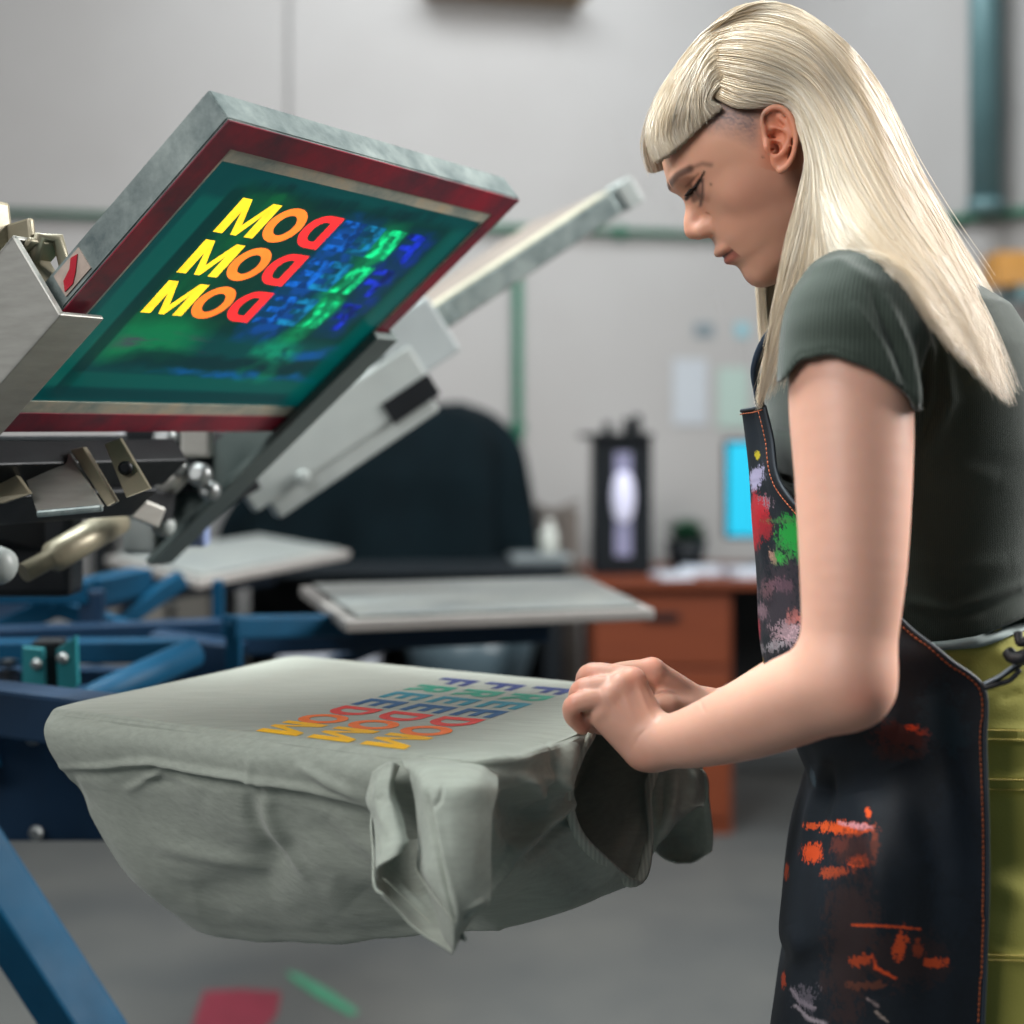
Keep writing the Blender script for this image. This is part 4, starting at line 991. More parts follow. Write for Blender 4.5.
def head_fn(P):
    q = tl(P).astype(np.float32); f, u, w = q[:, 0], q[:, 1], q[:, 2]; aw = np.abs(w); qa = np.stack([f, u, aw], -1)
    cran = ell(q, (-36, 35, 0), (106, 92, 91))
    Fr = np.interp(u, SL[:, 0], SL[:, 1]); W = np.interp(u, SL[:, 0], SL[:, 2])
    c = np.interp(u, CB[:, 0], CB[:, 1]); bk = np.interp(u, CB[:, 0], CB[:, 2])
    ax = np.where(f > c, Fr - c, bk); n = ((np.abs(f - c) / ax) ** 2.25 + (aw / W) ** 2.25) ** (1 / 2.25)
    face = (n - 1) * np.minimum(ax, W) * .9; face = smax(face, np.maximum(u - 88, -96 - u), 8)
    d = smin(cran, face, 14)
    d = smin(d, ell(qa, (22, 2, 51), (26, 17, 15)), 18)                       # cheek bone
    d = smin(d, ell(qa, (66, 44, 22), (9, 6, 22)), 9)                          # brow ridge
    d = smax(d, -ell(qa, (80, 26, 33), (20, 12, 17)), 9)                       # eye socket
    d = smin(d, np.linalg.norm(qa - np.array([EYE[0], EYE[1], 33], np.float32), axis=1) - 15.5, 3.5)
    d = smin(d, chain(q, [((62, 27, 0), 7.0), ((70, 15, 0), 7.6), ((79, 4, 0), 8.6), ((83.5, -4.5, 0), 9.0)], 6), 8)
    d = smin(d, ell(qa, (74.5, -9.5, 10.5), (11, 7.5, 5.8)), 8)                   # wing of the nose
    d = smax(d, -ell(qa, (79.5, -17.5, 6.2), (5.5, 3.6, 3.1)), 1.5)
    d = smax(d, -ell(qa, (70.5, -2, 20.5), (7, 3, 2)), 4)
    d = smin(d, ell(q, (67, -37, 0), (12.5, 6.5, 21)), 5); d = smin(d, ell(q, (65.2, -49, 0), (9.8, 5, 15)), 5)
    d = smax(d, -ell(q, (79, -43.4, 0), (10, 1.1, 21)), 1.8)
    d = smin(d, ell(q, (50, -76, 0), (14.5, 14, 20)), 9)
    # ear, on both sides
    Pm = P.copy(); m = P[:, 1] > YH; Pm[m, 1] = 2 * YH - Pm[m, 1]; d = d * PX
    near = np.linalg.norm(Pm - ear_world(778, 140, 4).astype(np.float32), axis=1) < .06
    if near.any():
        p = Pm[near]; e = d[near]
        pl = ell(p, ear_world(779, 132, 3.0), (17 * PX * .95, 6.5 * PX, 24 * PX)); pl = smin(pl, ell(p, ear_world(779.5, 158, 3.5), (9 * PX, 4.5 * PX, 13 * PX)), .004)
        pl = smax(pl, -ell(p, ear_world(777, 127, 10.5), (12.5 * PX, 7.5 * PX, 18 * PX)), .0015)
        pl = smin(pl, chain(p, EAR['helix'], .0008), .0012)
        pl = smin(pl, chain(p, EAR['anti'], .001), .0022); pl = smin(pl, chain(p, EAR['crus'], .001), .0018)
        e = smin(e, pl, .003)
        e = smax(e, -ell(p, ear_world(774.5, 135, 5), (6.5 * PX, 7.5 * PX, 3.8 * PX)), .0012)
        e = smax(e, -ell(p, ear_world(775.5, 148, 4), (5.8 * PX, 8.5 * PX, 6.5 * PX)), .0012)
        e = smax(e, -cone(p, ear_world(773.5, 148.5, 3), ear_world(772.5, 149.5, -11), 2.3 * PX, 1.6 * PX), .0008)
        e = smax(e, -ell(p, ear_world(768.5, 119.5, 8), (4.0 * PX, 5 * PX, 6 * PX)), .0012)
        e = smin(e, chain(p, EAR['tragus'], .001), .0016)
        d[near] = e
    return d

def a_(*q): return at(*q).astype(np.float32)
SHN, SHF = a_(852, 322, 1.0), a_(868, 328, 1.345)
near_arm = [(SHN, .0405), (a_(851, 400, .985), .0405), (a_(853, 470, .972), .0378), (a_(853, 560, .958), .0340), (a_(850, 625, .95), .0305), (a_(846, 682, .945), .0278)]
near_fore = [(a_(846, 680, .945), .0275), (a_(806, 695, .97), .0295), (a_(748, 719, 1.01), .0268), (a_(694, 737, 1.045), .0212), (a_(655, 744, 1.068), .0172)]
def near_fn(P):
    d = chain(P, near_arm, .02); fo = chain(P, near_fore, .015)
    d = smin(d, fo, .016); d = smin(d, cone(P, a_(863, 690, .95), a_(864, 702, .953), .015, .010), .010)
    W = a_(652, 743, 1.070); k = .008
    h = cone(P, W, a_(633, 683, 1.078), .0165, .0105)
    for b, rb in ((a_(621, 688, 1.072), .0105), (a_(611, 698, 1.069), .0103), (a_(603, 712, 1.070), .0096)): h = smin(h, cone(P, W, b, .0165, rb), .005)
    h = smin(h, cone(P, a_(641, 752, 1.073), a_(603, 716, 1.074), .0125, .0098), .005)
    d = smin(d, h, .009)
    for b, rr in ((a_(632, 679, 1.074), .0082), (a_(620, 684, 1.068), .0072), (a_(609, 694, 1.065), .0068), (a_(601, 709, 1.066), .0062)): d = smin(d, np.linalg.norm(P - b, axis=1) - rr, .005)
    fs = []
    for pts in ([((632, 680, 1.078), .0092), ((592, 673, 1.086), .0076), ((584, 686, 1.098), .0067), ((588, 700, 1.104), .0064)],
                [((620, 687, 1.072), .0090), ((584, 688, 1.074), .0074), ((577, 701, 1.086), .0066), ((582, 713, 1.094), .0063)],
                [((609, 697, 1.069), .0086), ((576, 703, 1.064), .0071), ((572, 715, 1.072), .0063), ((582, 727, 1.080), .0057)],
                [((603, 711, 1.071), .0074), ((590, 714, 1.076), .0062), ((592, 726, 1.088), .0055)]):
        c = chain(P, [(a_(*p), r) for p, r in pts])
        d = smin(d, c, .0016)
    d = smin(d, chain(P, [(a_(645, 732, 1.085), .012), (a_(625, 720, 1.105), .0105), (a_(600, 724, 1.108), .008)], .006), .005)
    return d
def far_fn(P):
    d = chain(P, [(SHF, .04), (a_(865, 470, 1.335), .036), (a_(872, 640, 1.31), .031)], .02)
    d = smin(d, chain(P, [(a_(872, 640, 1.31), .031), (a_(812, 672, 1.26), .028), (a_(766, 696, 1.225), .0245), (a_(736, 708, 1.20), .0195), (a_(706, 710, 1.175), .0150)], .015), .015)
    W = a_(703, 710, 1.172); h = cone(P, W, a_(652, 671, 1.142), .0145, .0100)
    for b, rb in ((a_(648, 683, 1.155), .0105), (a_(648, 697, 1.163), .0105), (a_(652, 709, 1.168), .0095)): h = smin(h, cone(P, W, b, .0145, rb), .005)
    h = smin(h, cone(P, a_(694, 712, 1.158), a_(664, 707, 1.135), .0138, .0115), .006)
    d = smin(d, h, .009)
    for pts in ([((652, 671, 1.142), .0098), ((614, 674, 1.136), .0078), ((600, 686, 1.128), .0068)], [((648, 683, 1.155), .0092), ((612, 688, 1.150), .0076), ((600, 702, 1.140), .0066)],
                [((648, 697, 1.163), .009), ((618, 703, 1.158), .0073), ((606, 714, 1.148), .0063)], [((652, 708, 1.168), .008), ((628, 712, 1.165), .0066), ((616, 720, 1.156), .0058)],
                [((664, 707, 1.135), .0112), ((640, 712, 1.122), .0092), ((618, 716, 1.116), .0078)]):
        d = smin(d, chain(P, [(a_(*p), r) for p, r in pts], .004), .003)
    return d
NECK0, NECK1 = at(806, 178, YH), at(872, 292, YH)
def core_fn(P):
    d = cone(P, NECK0, NECK1, .046, .050)
    d = smin(d, cone(P, NECK1, (SHN + SHF) / 2 + np.array([.01, 0, -.03]), .05, .055), .02)
    return smin(d, chain(P, [(SHN + np.float32([.0, .01, 0]), .036), ((SHN + SHF) / 2 + np.float32([.01, 0, -.02]), .045), (SHF, .036)], .02), .03)
def body_fn(P):
    P = P.astype(np.float32); d = core_fn(P)
    c = OH + np.array([.03, 0, 0]); m = np.linalg.norm(P - c, axis=1) < .19
    if m.any(): d[m] = smin(d[m], head_fn(P[m]), .012)
    m = (P[:, 1] < 1.14) & (P[:, 2] < SHN[2] + .07)
    if m.any(): d[m] = smin(d[m], near_fn(P[m]), .004)
    m = (P[:, 1] > 1.09) & (P[:, 2] < SHF[2] + .07)
    if m.any():
        e = far_fn(P[m]); d[m] = np.minimum(d[m], e)
    return d
def cached(name, fn): return fn()
V, Q = cached('body', lambda: sdf_mesh(body_fn, (.02, .89, .9), (.34, 1.40, 1.53), .0013))
V = relax(V, Q, 1, .4)
Vs_ = relax(V, Q, 14, .5); ml = np.clip((np.linalg.norm(V - at(625, 705, 1.08), axis=1) - .06) / .03, 0, 1) * np.clip((np.linalg.norm(V - at(665, 700, 1.15), axis=1) - .05) / .03, 0, 1) * np.clip((np.linalg.norm(V - OH, axis=1) - .15) / .02, 0, 1)
V = V + (Vs_ - V) * ml[:, None]
# ---- local colouring of the skin
q = tl(V); nearh = (np.linalg.norm(V - OH, axis=1) < .17); pxv = proj(V)
col = np.tile(np.array(C('#cf9f8b')[:3]), (len(V), 1)); n1 = vnoise(V, 45, 3)[:, None]; n2 = vnoise(V, 160, 4)[:, None]
col *= 1 + .035 * n1 + .02 * n2
def tint(mask, c, amt=1.):
    global col
    m = np.clip(mask * amt, 0, 1)[:, None]; col = col * (1 - m) + np.array(C(c)[:3]) * m
def blob(f, u, w, rf, ru, rw=18, p=2): d_ = ((q[:, 0] - f) / rf) ** 2 + ((q[:, 1] - u) / ru) ** 2 + ((np.abs(q[:, 2]) - w) / rw) ** 2; return np.exp(-d_ ** (p / 2)) * nearh
tint(nearh * 1., '#e0a688', .6)
tint(blob(20, -12, 60, 38, 26, 30), '#c98270', .35); tint(blob(86, -6, 0, 14, 12, 16), '#cf8c76', .5)
earm = np.exp(-((pxv[:, 0] - 780) / 18) ** 4 - ((pxv[:, 1] - 140) / 34) ** 4) * (V[:, 1] < YH - .062); earm = np.maximum(earm, np.exp(-((q[:, 0] + 37) / 20) ** 4 - ((q[:, 1] - 5) / 34) ** 4) * (V[:, 1] > YH + .075))
tint(earm, '#d27a58', .75)
# shaved patch above the temple: everything under the hair except the face
def pl2(P2, pts):
    best = np.full(len(P2), 1e9)
    for a, b in zip(pts[:-1], pts[1:]): best = np.minimum(best, seg_dist(P2, a, b)[0])
    return best
nearside = (V[:, 1] < YH - .01) * nearh
shp = nearside * np.clip((141 + 5 * n1[:, 0] + .3 * (pxv[:, 0] - 722) - pxv[:, 1]) / 24, 0, 1) * np.clip((pxv[:, 0] - 690) / 22, 0, 1) * np.clip((763 - pxv[:, 0]) / 10, 0, 1)
tint(shp * (.8 + .35 * vnoise(V * (1, 1, 2.5), 600, 8)), '#75615f', .95)
tint(nearside * np.exp(-(pl2(pxv, [(664, 158), (690, 130), (723, 103), (762, 115)]) / 5) ** 2), '#7a5f52', .6)
scalp = nearh * ((q[:, 1] > 96) | (q[:, 0] < -66)) * (earm < .2); tint(scalp * 1., '#8c7a5c', .8)
# brow, liner, lips, painted eye and mouth shade in head units (mirrored to the other side)
def L2(*pts): return [tuple(LP(x, y, YH - .028)[:2]) for x, y in pts]
P2 = q[:, :2]; fr = nearh * (np.abs(q[:, 2]) > 3)
tint(fr * (q[:, 0] > 40) * np.exp(-(pl2(P2, L2((671, 181), (677, 175.5), (688, 171.5))) / 4.0) ** 4), '#3d2a24', .85)
tint(fr * (q[:, 0] > 30) * np.exp(-(pl2(P2, L2((688, 171), (699, 168), (707, 170))) / 2.2) ** 2), '#5d4236', .55)
tint(fr * (q[:, 0] > 30) * np.exp(-(pl2(P2, L2((690, 186), (697, 180))) / 5) ** 2), '#c07c5c', .5)
tint(fr * (q[:, 0] > 30) * np.exp(-(pl2(P2, L2((688, 184), (696, 177))) / 1.1) ** 2), '#7d4c3a', .6)
e1 = fr * (q[:, 0] > 30)
tint(e1 * np.exp(-(pl2(P2, L2((696, 189), (697.5, 196))) / 3.6) ** 4), '#4a3430', .75)  # dark iris together with the shade under the lid, painted as colour
tint(e1 * np.exp(-(pl2(P2, L2((700.5, 182), (701.5, 192), (702.5, 203))) / 1.5) ** 2), '#33242a', .8)
tint(e1 * np.exp(-(pl2(P2, L2((690, 194), (694, 188.5), (698, 183))) / 2.3) ** 4), '#0a0b10', .97)
tint(e1 * np.exp(-(pl2(P2, L2((696, 186), (701.5, 176))) / 1.3) ** 4), '#0a0b10', .95)
lipm = nearh * (q[:, 0] > 52) * (np.abs(q[:, 2]) < 25)
def bx(x, lo, hi, e): return 1 / (1 + np.exp(-(x - lo) / e)) / (1 + np.exp((x - hi) / e))
cu = -43.2; tint(lipm * bx(q[:, 1], -44.5, -38.5, .8) * bx(q[:, 0], 60, 99, 1), '#ab6454', .65); tint(lipm * bx(q[:, 1], -52.5, -43.5, .8) * bx(q[:, 0], 61, 99, 1), '#a8544c', .75)
tint(lipm * np.exp(-((q[:, 1] - cu) / 1.0) ** 2) * bx(q[:, 0], 56, 99, 1), '#4a1d1c', .9)  # shade in the crease between the lips and at the corner, painted in
for x, y, r_ in ((711, 184.5, 1.3), (763, 157, 1.2)): tint(nearside * np.exp(-(((pxv[:, 0] - x) ** 2 + (pxv[:, 1] - y) ** 2) / r_ ** 2)), '#6a3f30', .8)
# hands: rosier knuckles and fingertips
for x, y, r_, k_ in ((590, 670, 9, .35), (577, 686, 9, .35), (569, 703, 9, .35), (633, 677, 8, .35), (584, 726, 8, .7), (574, 718, 8, .4), (652, 662, 10, .4), (866, 700, 22, .45), (640, 765, 12, .25)):
    tint(np.exp(-(((pxv[:, 0] - x) ** 2 + (pxv[:, 1] - y) ** 2) / r_ ** 2)) * (V[:, 2] < 1.1), '#d07e68', k_)
skin = NT('skin')
vc = skin.n('ShaderNodeVertexColor', layer_name='Col').outputs[0]
skin.color(vc); skin.set(Roughness=.47); skin.b.inputs['Subsurface Weight'].default_value = .35; skin.b.inputs['Subsurface Radius'].default_value = (.008, .003, .0015); skin.b.inputs['Subsurface Scale'].default_value = .6
skin.b.inputs['Specular IOR Level'].default_value = .4
skin.bump(skin.noise(900, 3), .12, .0004)
# creases of the wrist and knuckles
Nv = vnormals(V, Q); dsp = np.zeros(len(V)); arm_ = V[:, 2] < 1.1
for poly, w_, am in (([(634, 748), (640, 735), (652, 726)], 1.8, -.0003), ([(630, 752), (637, 738), (650, 724)], 1.6, -.0002), ([(655, 700), (650, 690), (648, 680)], 2.0, -.001),
                     ([(637, 683), (645, 705), (655, 722)], 2.5, .0008), ([(622, 690), (632, 712)], 2.5, .0005), ([(612, 700), (628, 722)], 2.5, .0004), ([(700, 700), (704, 712)], 1.4, -.0005)):
    dsp += crease(pxv, poly, w_, am) * arm_ * (Nv[:, 1] < .3)
V = V + Nv * dsp[:, None]
who = empty('person', (at(935, 1000, YH)[0], YH, 0), 'woman with long blonde hair, green t-shirt and stained apron leaning over the front platen', 'person')
mesh_np('body', V, Q, skin.m, who, col=col)
# ------------------------------------------------------------------ clothes
def slices(P, T):
    """stack of ellipses: rows of (row in the photo, centre column, half width, half depth) at the middle plane"""
    T = np.array(T, float); z = CZ - (T[:, 0] - Y0) * PX; o = np.argsort(z); z = z[o]; T = T[o]
    zc = P[:, 2]; ip = lambda v: np.interp(zc, z, v)
    cx, rx, ry = ip((T[:, 1] - CX) * PX), ip(T[:, 2] * PX), ip(T[:, 3] * PX)
    n = ((np.abs(P[:, 0] - cx) / rx) ** 2.2 + (np.abs(P[:, 1] - YH) / ry) ** 2.2) ** (1 / 2.2)
    return smax((n - 1) * np.minimum(rx, ry), np.maximum(z[0] - zc, zc - z[-1]), .01)
TS = [(262, 868, 52, 66), (285, 876, 84, 120), (310, 890, 108, 150), (350, 898, 126, 158), (400, 905, 137, 158), (450, 908, 140, 156), (520, 912, 130, 148), (580, 917, 122, 144), (640, 924, 122, 148), (680, 930, 128, 156)]
def tee_fn(P):
    P = P.astype(np.float32); d = slices(P, TS)
    sl_n = chain(P, [(at(872, 300, 1.07), .045), (at(855, 322, 1.0), .0465), (at(851, 360, .99), .0475), (at(850, 400, .985), .0478), (at(850, 440, .98), .0475)])
    hemn = (P[:, 2] - (at(850, 378, .985)[2] - .32 * (P[:, 0] - at(850, 378, .985)[0]) + .55 * (P[:, 1] - .985) * 0))
    # the sleeve hem dips towards the back
    pz = Y0 - F * (P[:, 2] - CZ) / P[:, 1]; pxx = CX + F * P[:, 0] / P[:, 1]
    hem = np.interp(pxx, [770, 786, 800, 830, 868, 900, 914, 930], [390, 379, 361, 355, 368, 388, 404, 420])
    sl_n = smax(sl_n, (pz - hem) * .00062, .002)
    sl_f = chain(P, [(at(875, 300, 1.27), .045), (at(868, 325, 1.34), .046), (at(866, 400, 1.345), .047)])
    sl_f = smax(sl_f, (at(866, 385, 1.34)[2] - P[:, 2]), .002)
    d = smin(d, sl_n, .022); d = smin(d, sl_f, .03)
    d = smax(d, -cone(P, NECK0, NECK1 + np.array([0, 0, .03]), .05, .058), .004)
    hz = np.interp(pxx, [880, 934, 980, 1024, 1100], [652, 645, 637, 618, 600])
    return smax(d, (pz - hz) * .0007, .003)
V, Q = cached('tee', lambda: sdf_mesh(tee_fn, (.12, .90, .96), (.48, 1.46, 1.36), .002))
V = relax(V, Q, 2, .5); Nv = vnormals(V, Q); pxv = proj(V); f = np.zeros(len(V)); nr = (V[:, 1] < YH)
for poly, w_, am in (([(888, 300), (908, 350), (918, 400), (915, 440)], 5, .0035), ([(872, 290), (893, 340), (906, 385)], 4.5, -.0025), ([(905, 300), (930, 350), (935, 400)], 6, .004), ([(920, 330), (925, 380), (922, 430)], 4, -.004),
                     ([(850, 300), (878, 340), (898, 380)], 5, .002), ([(806, 270), (840, 262), (880, 285)], 7, .002), ([(940, 330), (950, 400), (925, 460)], 8, .0035), ([(935, 350), (938, 400), (918, 450)], 4, -.003),
                     ([(920, 480), (960, 470), (1000, 480)], 12, .002), ([(910, 560), (960, 570), (1010, 560)], 10, .002), ([(905, 600), (950, 610), (1020, 585)], 6, .0025), ([(940, 620), (985, 610), (1024, 590)], 5, -.002),
                     ([(772, 430), (800, 434)], 3, -.0012), ([(776, 476), (802, 486)], 3, -.0012),
                     ([(786, 372), (800, 354), (832, 348), (868, 361), (900, 381), (912, 398)], 1.0, -.0010)):
    f += crease(pxv, poly, w_, am) * nr
V = V + Nv * f[:, None]
tee = NT('dark_green_rib_knit')
ra = tee.n('ShaderNodeAttribute', attribute_name='rib').outputs['Fac']
wr = tee.math('MULTIPLY_ADD', tee.math('SINE', tee.math('MULTIPLY', ra, 2 * PI / .0017)), .5, .5)
tee.color(tee.mix(tee.math('MULTIPLY', wr, .8), C('#242d27'), C('#3c483e'))); tee.set(Roughness=.9); tee.b.inputs['Sheen Weight'].default_value = .3; tee.b.inputs['Sheen Roughness'].default_value = .4; tee.bump(wr, .4, .0006)
ribv = np.arctan2(V[:, 1] - YH, V[:, 0] - at(912, 450, YH)[0]) * .145 + .0006 * vnoise(V, 30, 2)
to = mesh_np('tshirt', V, Q, tee.m, who); to.data.attributes.new('rib', 'FLOAT', 'POINT').data.foreach_set('value', ribv.astype(np.float32))
# hem band of the sleeve
hb = [at(x, y, Y_) for x, y, Y_ in ((784.5, 381, .985), (790, 368, .965), (800, 359, .952), (815, 354.5, .943), (832, 353.5, .939), (850, 358, .9385), (868, 365.5, .940), (885, 376, .946), (900, 387, .957), (912, 402, .975))]

# ---- trousers
TR = [(612, 925, 112, 142), (650, 930, 122, 152), (700, 943, 124, 165), (780, 952, 128, 172), (860, 946, 124, 172), (930, 938, 118, 168), (985, 936, 100, 160)]
def leg_pts(s): return [(at(938, 900, YH) + (0, s * .07, 0), .078), (at(936, 1060, YH) + (0, s * .078, 0), .075), (at(926, 1353, YH) + (0, s * .08, 0), .055), (at(945, 1600, YH) + (0, s * .08, 0), .052), (at(950, 1850, YH) + (0, s * .08, 0), .048)]
def trou_fn(P):
    P = P.astype(np.float32); d = slices(P, TR)
    for s in (-1, 1): d = smin(d, chain(P, leg_pts(s)), .02)
    pz = Y0 - F * (P[:, 2] - CZ) / P[:, 1]; pxx = CX + F * P[:, 0] / P[:, 1]
    return smax(smax(d, (634 - .22 * (pxx - 950) - pz) * .0007 - .004, .003), .075 - P[:, 2], .002)
V, Q = cached('trou', lambda: sdf_mesh(trou_fn, (.14, .93, .06), (.50, 1.42, 1.08), .0032))
V = relax(V, Q, 2, .5); Nv = vnormals(V, Q); pxv = proj(V); f = np.zeros(len(V)); nr = (V[:, 1] < YH)
for poly, w_, am in (([(985, 731), (1040, 733)], 6, .0022), ([(985, 782), (1040, 780)], 6, .0022), ([(985, 951), (1010, 958), (1040, 960)], 5, .002), ([(990, 650), (1030, 668)], 8, .002), ([(985, 880), (1030, 900)], 16, .003),
                     ([(900, 655), (960, 650), (1024, 632)], 4, .0018), ([(930, 690), (990, 690), (1040, 672)], 3, -.001), ([(1000, 700), (1024, 690)], 5, -.002)):
    f += crease(pxv, poly, w_, am) * nr
V = V + Nv * f[:, None]
olive = NT('olive_yellow_denim'); tw = olive.noise(700, 2)
olive.color(olive.mix(olive.noise(9, 5), C('#8a873a'), C('#aea956'))); olive.set(Roughness=.85); olive.bump(tw, .3, .0006)
trs = mesh_np('trousers', V, Q, olive.m, who)
# seams, pocket band, and stitches on the trousers
def on_side(px_, py_, off=.0015):
    """point on the near side of the hips seen at a pixel"""
    d = np.array([(px_ - CX) / F, 1, (Y0 - py_) / F]); lo_, hi_ = .92, 1.17
    ys = np.linspace(lo_, hi_, 120); Pn = (np.array([0, 0, CZ]) + ys[:, None] * d).astype(np.float32); v = trou_fn(Pn); k = np.argmax(v < 0) if (v < 0).any() else 119
    return Pn[max(k - 1, 0)].astype(float) - (0, off, 0)
for ya, yb in ((727, 740), (776, 790)):
    pocket = MB()
    for k in range(8):
        xa_ = 984 + k * 8; pa, pb, pc, pd = on_side(xa_, ya + .2 * k, .003), on_side(xa_ + 8, ya + .2 * k + .2, .003), on_side(xa_ + 8, yb + .2 * k + .2, .003), on_side(xa_, yb + .2 * k, .003); pocket.quad([pa, pb, pc, pd])
    bmesh.ops.remove_doubles(pocket.bm, verts=list(pocket.bm.verts), dist=.0004); pocket.build('pocket_band', olive.m, trs)
st = MB(); thr_ = M('olive_thread', '#b6a24e', .7, 0, .05)
def dashes(mb, pts, n, r=.0005, gap=.45):
    c_ = cr(np.array(pts), n * 4 + 1)
    for k in range(n): mb.tube([c_[k * 4], c_[min(k * 4 + int(4 * (1 - gap)) + 1, len(c_) - 1)]], r, 4)
for y_ in (729, 738, 778, 788, 953, 958): dashes(st, [on_side(x_, y_ + .02 * (x_ - 985), .004) for x_ in (986, 1000, 1015, 1030)], 16)
st.build('stitching', thr_, trs)['kind'] = 'stuff'
# light under layer peeking out between shirt hem and waistband
ul = []
for k, (x, y) in enumerate(((930, 648), (955, 645), (980, 640), (1005, 629), (1030, 618), (1060, 604))):
    w_ = [.5, 3, 5.5, 8, 9, 9][k]; ul.append([on_side(x, y - 6, .0035), on_side(x, y + w_ * .3, .004), on_side(x, y + w_, .003)])
G_ = cr(np.array(ul), 40); Vq, Qq = solid_grid(G_, .001)
mesh_np('undershirt', Vq, Qq, M('pale_grey_green_cotton', '#8d9a99', .85, 0, .08, 20), who)
# shoes, on the floor
shoe = M('dark_canvas_shoe', '#1b1d20', .6, 0, .1, 12); sole = M('white_rubber_sole', '#b9b8b2', .6)
for s in (-1, 1):
    cy = YH + s * .08; hx = at(950, 1850, YH)[0]
    def shoe_fn(P, cy=cy): 
        P = P.astype(np.float32); d = chain(P, [(np.array([hx + .03, cy, .06]), .042), (np.array([hx - .03, cy, .058]), .042), (np.array([hx - .10, cy - .004, .045]), .038), (np.array([hx - .17, cy - .006, .04]), .032)])
        d = smin(d, cone(P, (hx, cy, .06), (hx, cy, .12), .04, .042), .02); return smax(d, .018 - P[:, 2], .004)
    V, Q = sdf_mesh(shoe_fn, (hx - .25, cy - .08, -.02), (hx + .12, cy + .08, .2), .006); sh = mesh_np('shoe', V, Q, shoe, who)
    pts = [(hx + .072 * math.cos(t) * 1, cy + .045 * math.sin(t), 0) for t in np.linspace(-PI / 2, PI / 2, 9)] + [(hx - .17 + .036 * math.cos(t), cy - .005 + .036 * math.sin(t), 0) for t in np.linspace(PI / 2, 3 * PI / 2, 9)]
    MB().prism(pts, (0, 0, .024), .003).build('sole', sole, sh)

# ---- apron
def mirp(q_): p = at(*q_); return np.array([p[0], 2 * YH - p[1], p[2]])
rowsA = [  # front, middle, near edge as (px,py,Y)
    ((743, 411, 1.172), (752, 409, 1.14), (762, 406, 1.112)), ((747, 440, 1.172), (759, 440, 1.135), (771, 439, 1.105)), ((751, 477, 1.172), (764, 477, 1.125), (777, 477, 1.092)),
    ((754, 510, 1.172), (776, 510, 1.11), (800, 509, 1.068)), ((757, 560, 1.172), (795, 560, 1.085), (850, 562, 1.035)), ((759, 622, 1.17), (820, 622, 1.06), (903, 622, 1.018)),
    ((763, 655, 1.17), (832, 656, 1.045), (945, 655, 1.003)), ((776, 695, 1.17), (845, 698, 1.035), (983, 687, 1.005)), ((797, 748, 1.17), (866, 750, 1.025), (984.5, 745, 1.0)),
    ((808, 780, 1.17), (876, 785, 1.02), (986, 790, .995)), ((801, 815, 1.165), (872, 820, 1.015), (987, 835, .995)), ((787, 868, 1.16), (864, 870, 1.01), (987, 885, .995)),
    ((779, 928, 1.16), (860, 925, 1.01), (986, 935, .998)), ((785, 953, 1.165), (860, 960, 1.01), (985, 970, 1.0)), ((775, 992, 1.165), (858, 1000, 1.01), (983, 1015, 1.0)), ((768, 1035, 1.165), (856, 1045, 1.01), (982, 1060, 1.0)),
    ((765, 1120, 1.165), (856, 1130, 1.01), (981, 1145, 1.0)), ((766, 1200, 1.165), (858, 1210, 1.01), (981, 1225, 1.0))]
MX, EX = np.array([.035, 0, 0]), np.array([.06, 0, 0])
ctrl = np.array([[mirp(e) + EX, mirp(m_) + MX, at(*f_), at(*m_), at(*e)] for f_, m_, e in rowsA])
nu, nv = 760, 420
G = cr(ctrl, nu); G = np.swapaxes(cr(np.swapaxes(G, 0, 1), nv), 0, 1); N3 = normals(G)
if N3[nu // 2, nv - 60, 1] > 0: N3 = -N3
px = proj(G); nearA = G[..., 1] < YH + .01; h = vnoise(G, 26, 4) * .0014 + vnoise(G, 9, 6) * .003
for poly, w_, am in (([(822, 762), (820, 790), (812, 815), (806, 850)], 7, .004), ([(832, 762), (832, 792), (822, 830)], 6, -.003), ([(800, 690), (860, 720), (900, 730)], 14, .003),
                     ([(860, 790), (880, 880), (870, 1000)], 16, .004), ([(900, 760), (940, 860), (930, 1000)], 20, -.004), ([(930, 690), (950, 800), (955, 900)], 16, .004), ([(790, 925), (800, 950), (790, 990)], 8, .003),
                     ([(755, 480), (765, 540), (770, 600)], 5, .002), ([(776, 478), (800, 512), (850, 562)], 3, .001)):
    h = h + crease(px, poly, w_, am) * nearA
G = G + N3 * h[..., None]; px = proj(G); pf = px.reshape(-1, 2); Gp = G.reshape(-1, 3)
n_f, n_m, n_l = vnoise(Gp, 420, 1), vnoise(Gp, 160, 2), vnoise(Gp, 60, 3); nstr = vnoise(Gp * (1, 1, .35), 520, 7)
grain = .5 * vnoise(Gp * (1, 1, 1.6), 900, 11) + .35 * n_f + .3 * n_m + .3 * n_l + .25 * nstr; den = np.array(C('#10171f')[:3])
col = np.tile(den, (len(pf), 1)) * (1 + .18 * n_l[:, None] + .12 * n_f[:, None]); nf = (nearA.reshape(-1))
def paint(x, y, rx, ry, c, amt=1., th=0., ang=0., hard=6., g=None):
    """a patch of dried paint: noise broken ellipse"""
    global col
    ca, sa = math.cos(math.radians(ang)), math.sin(math.radians(ang)); dx, dy = pf[:, 0] - x, pf[:, 1] - y
    e = 1 - np.sqrt(((dx * ca + dy * sa) / rx) ** 2 + ((-dx * sa + dy * ca) / ry) ** 2)
    m = np.clip((e * 1.2 + (grain if g is None else g) * .9 - th) * hard, 0, 1) * np.clip(e * 4 + 1.2, 0, 1) * amt * nf
    col = col * (1 - m[:, None]) + np.array(C(c)[:3]) * m[:, None]
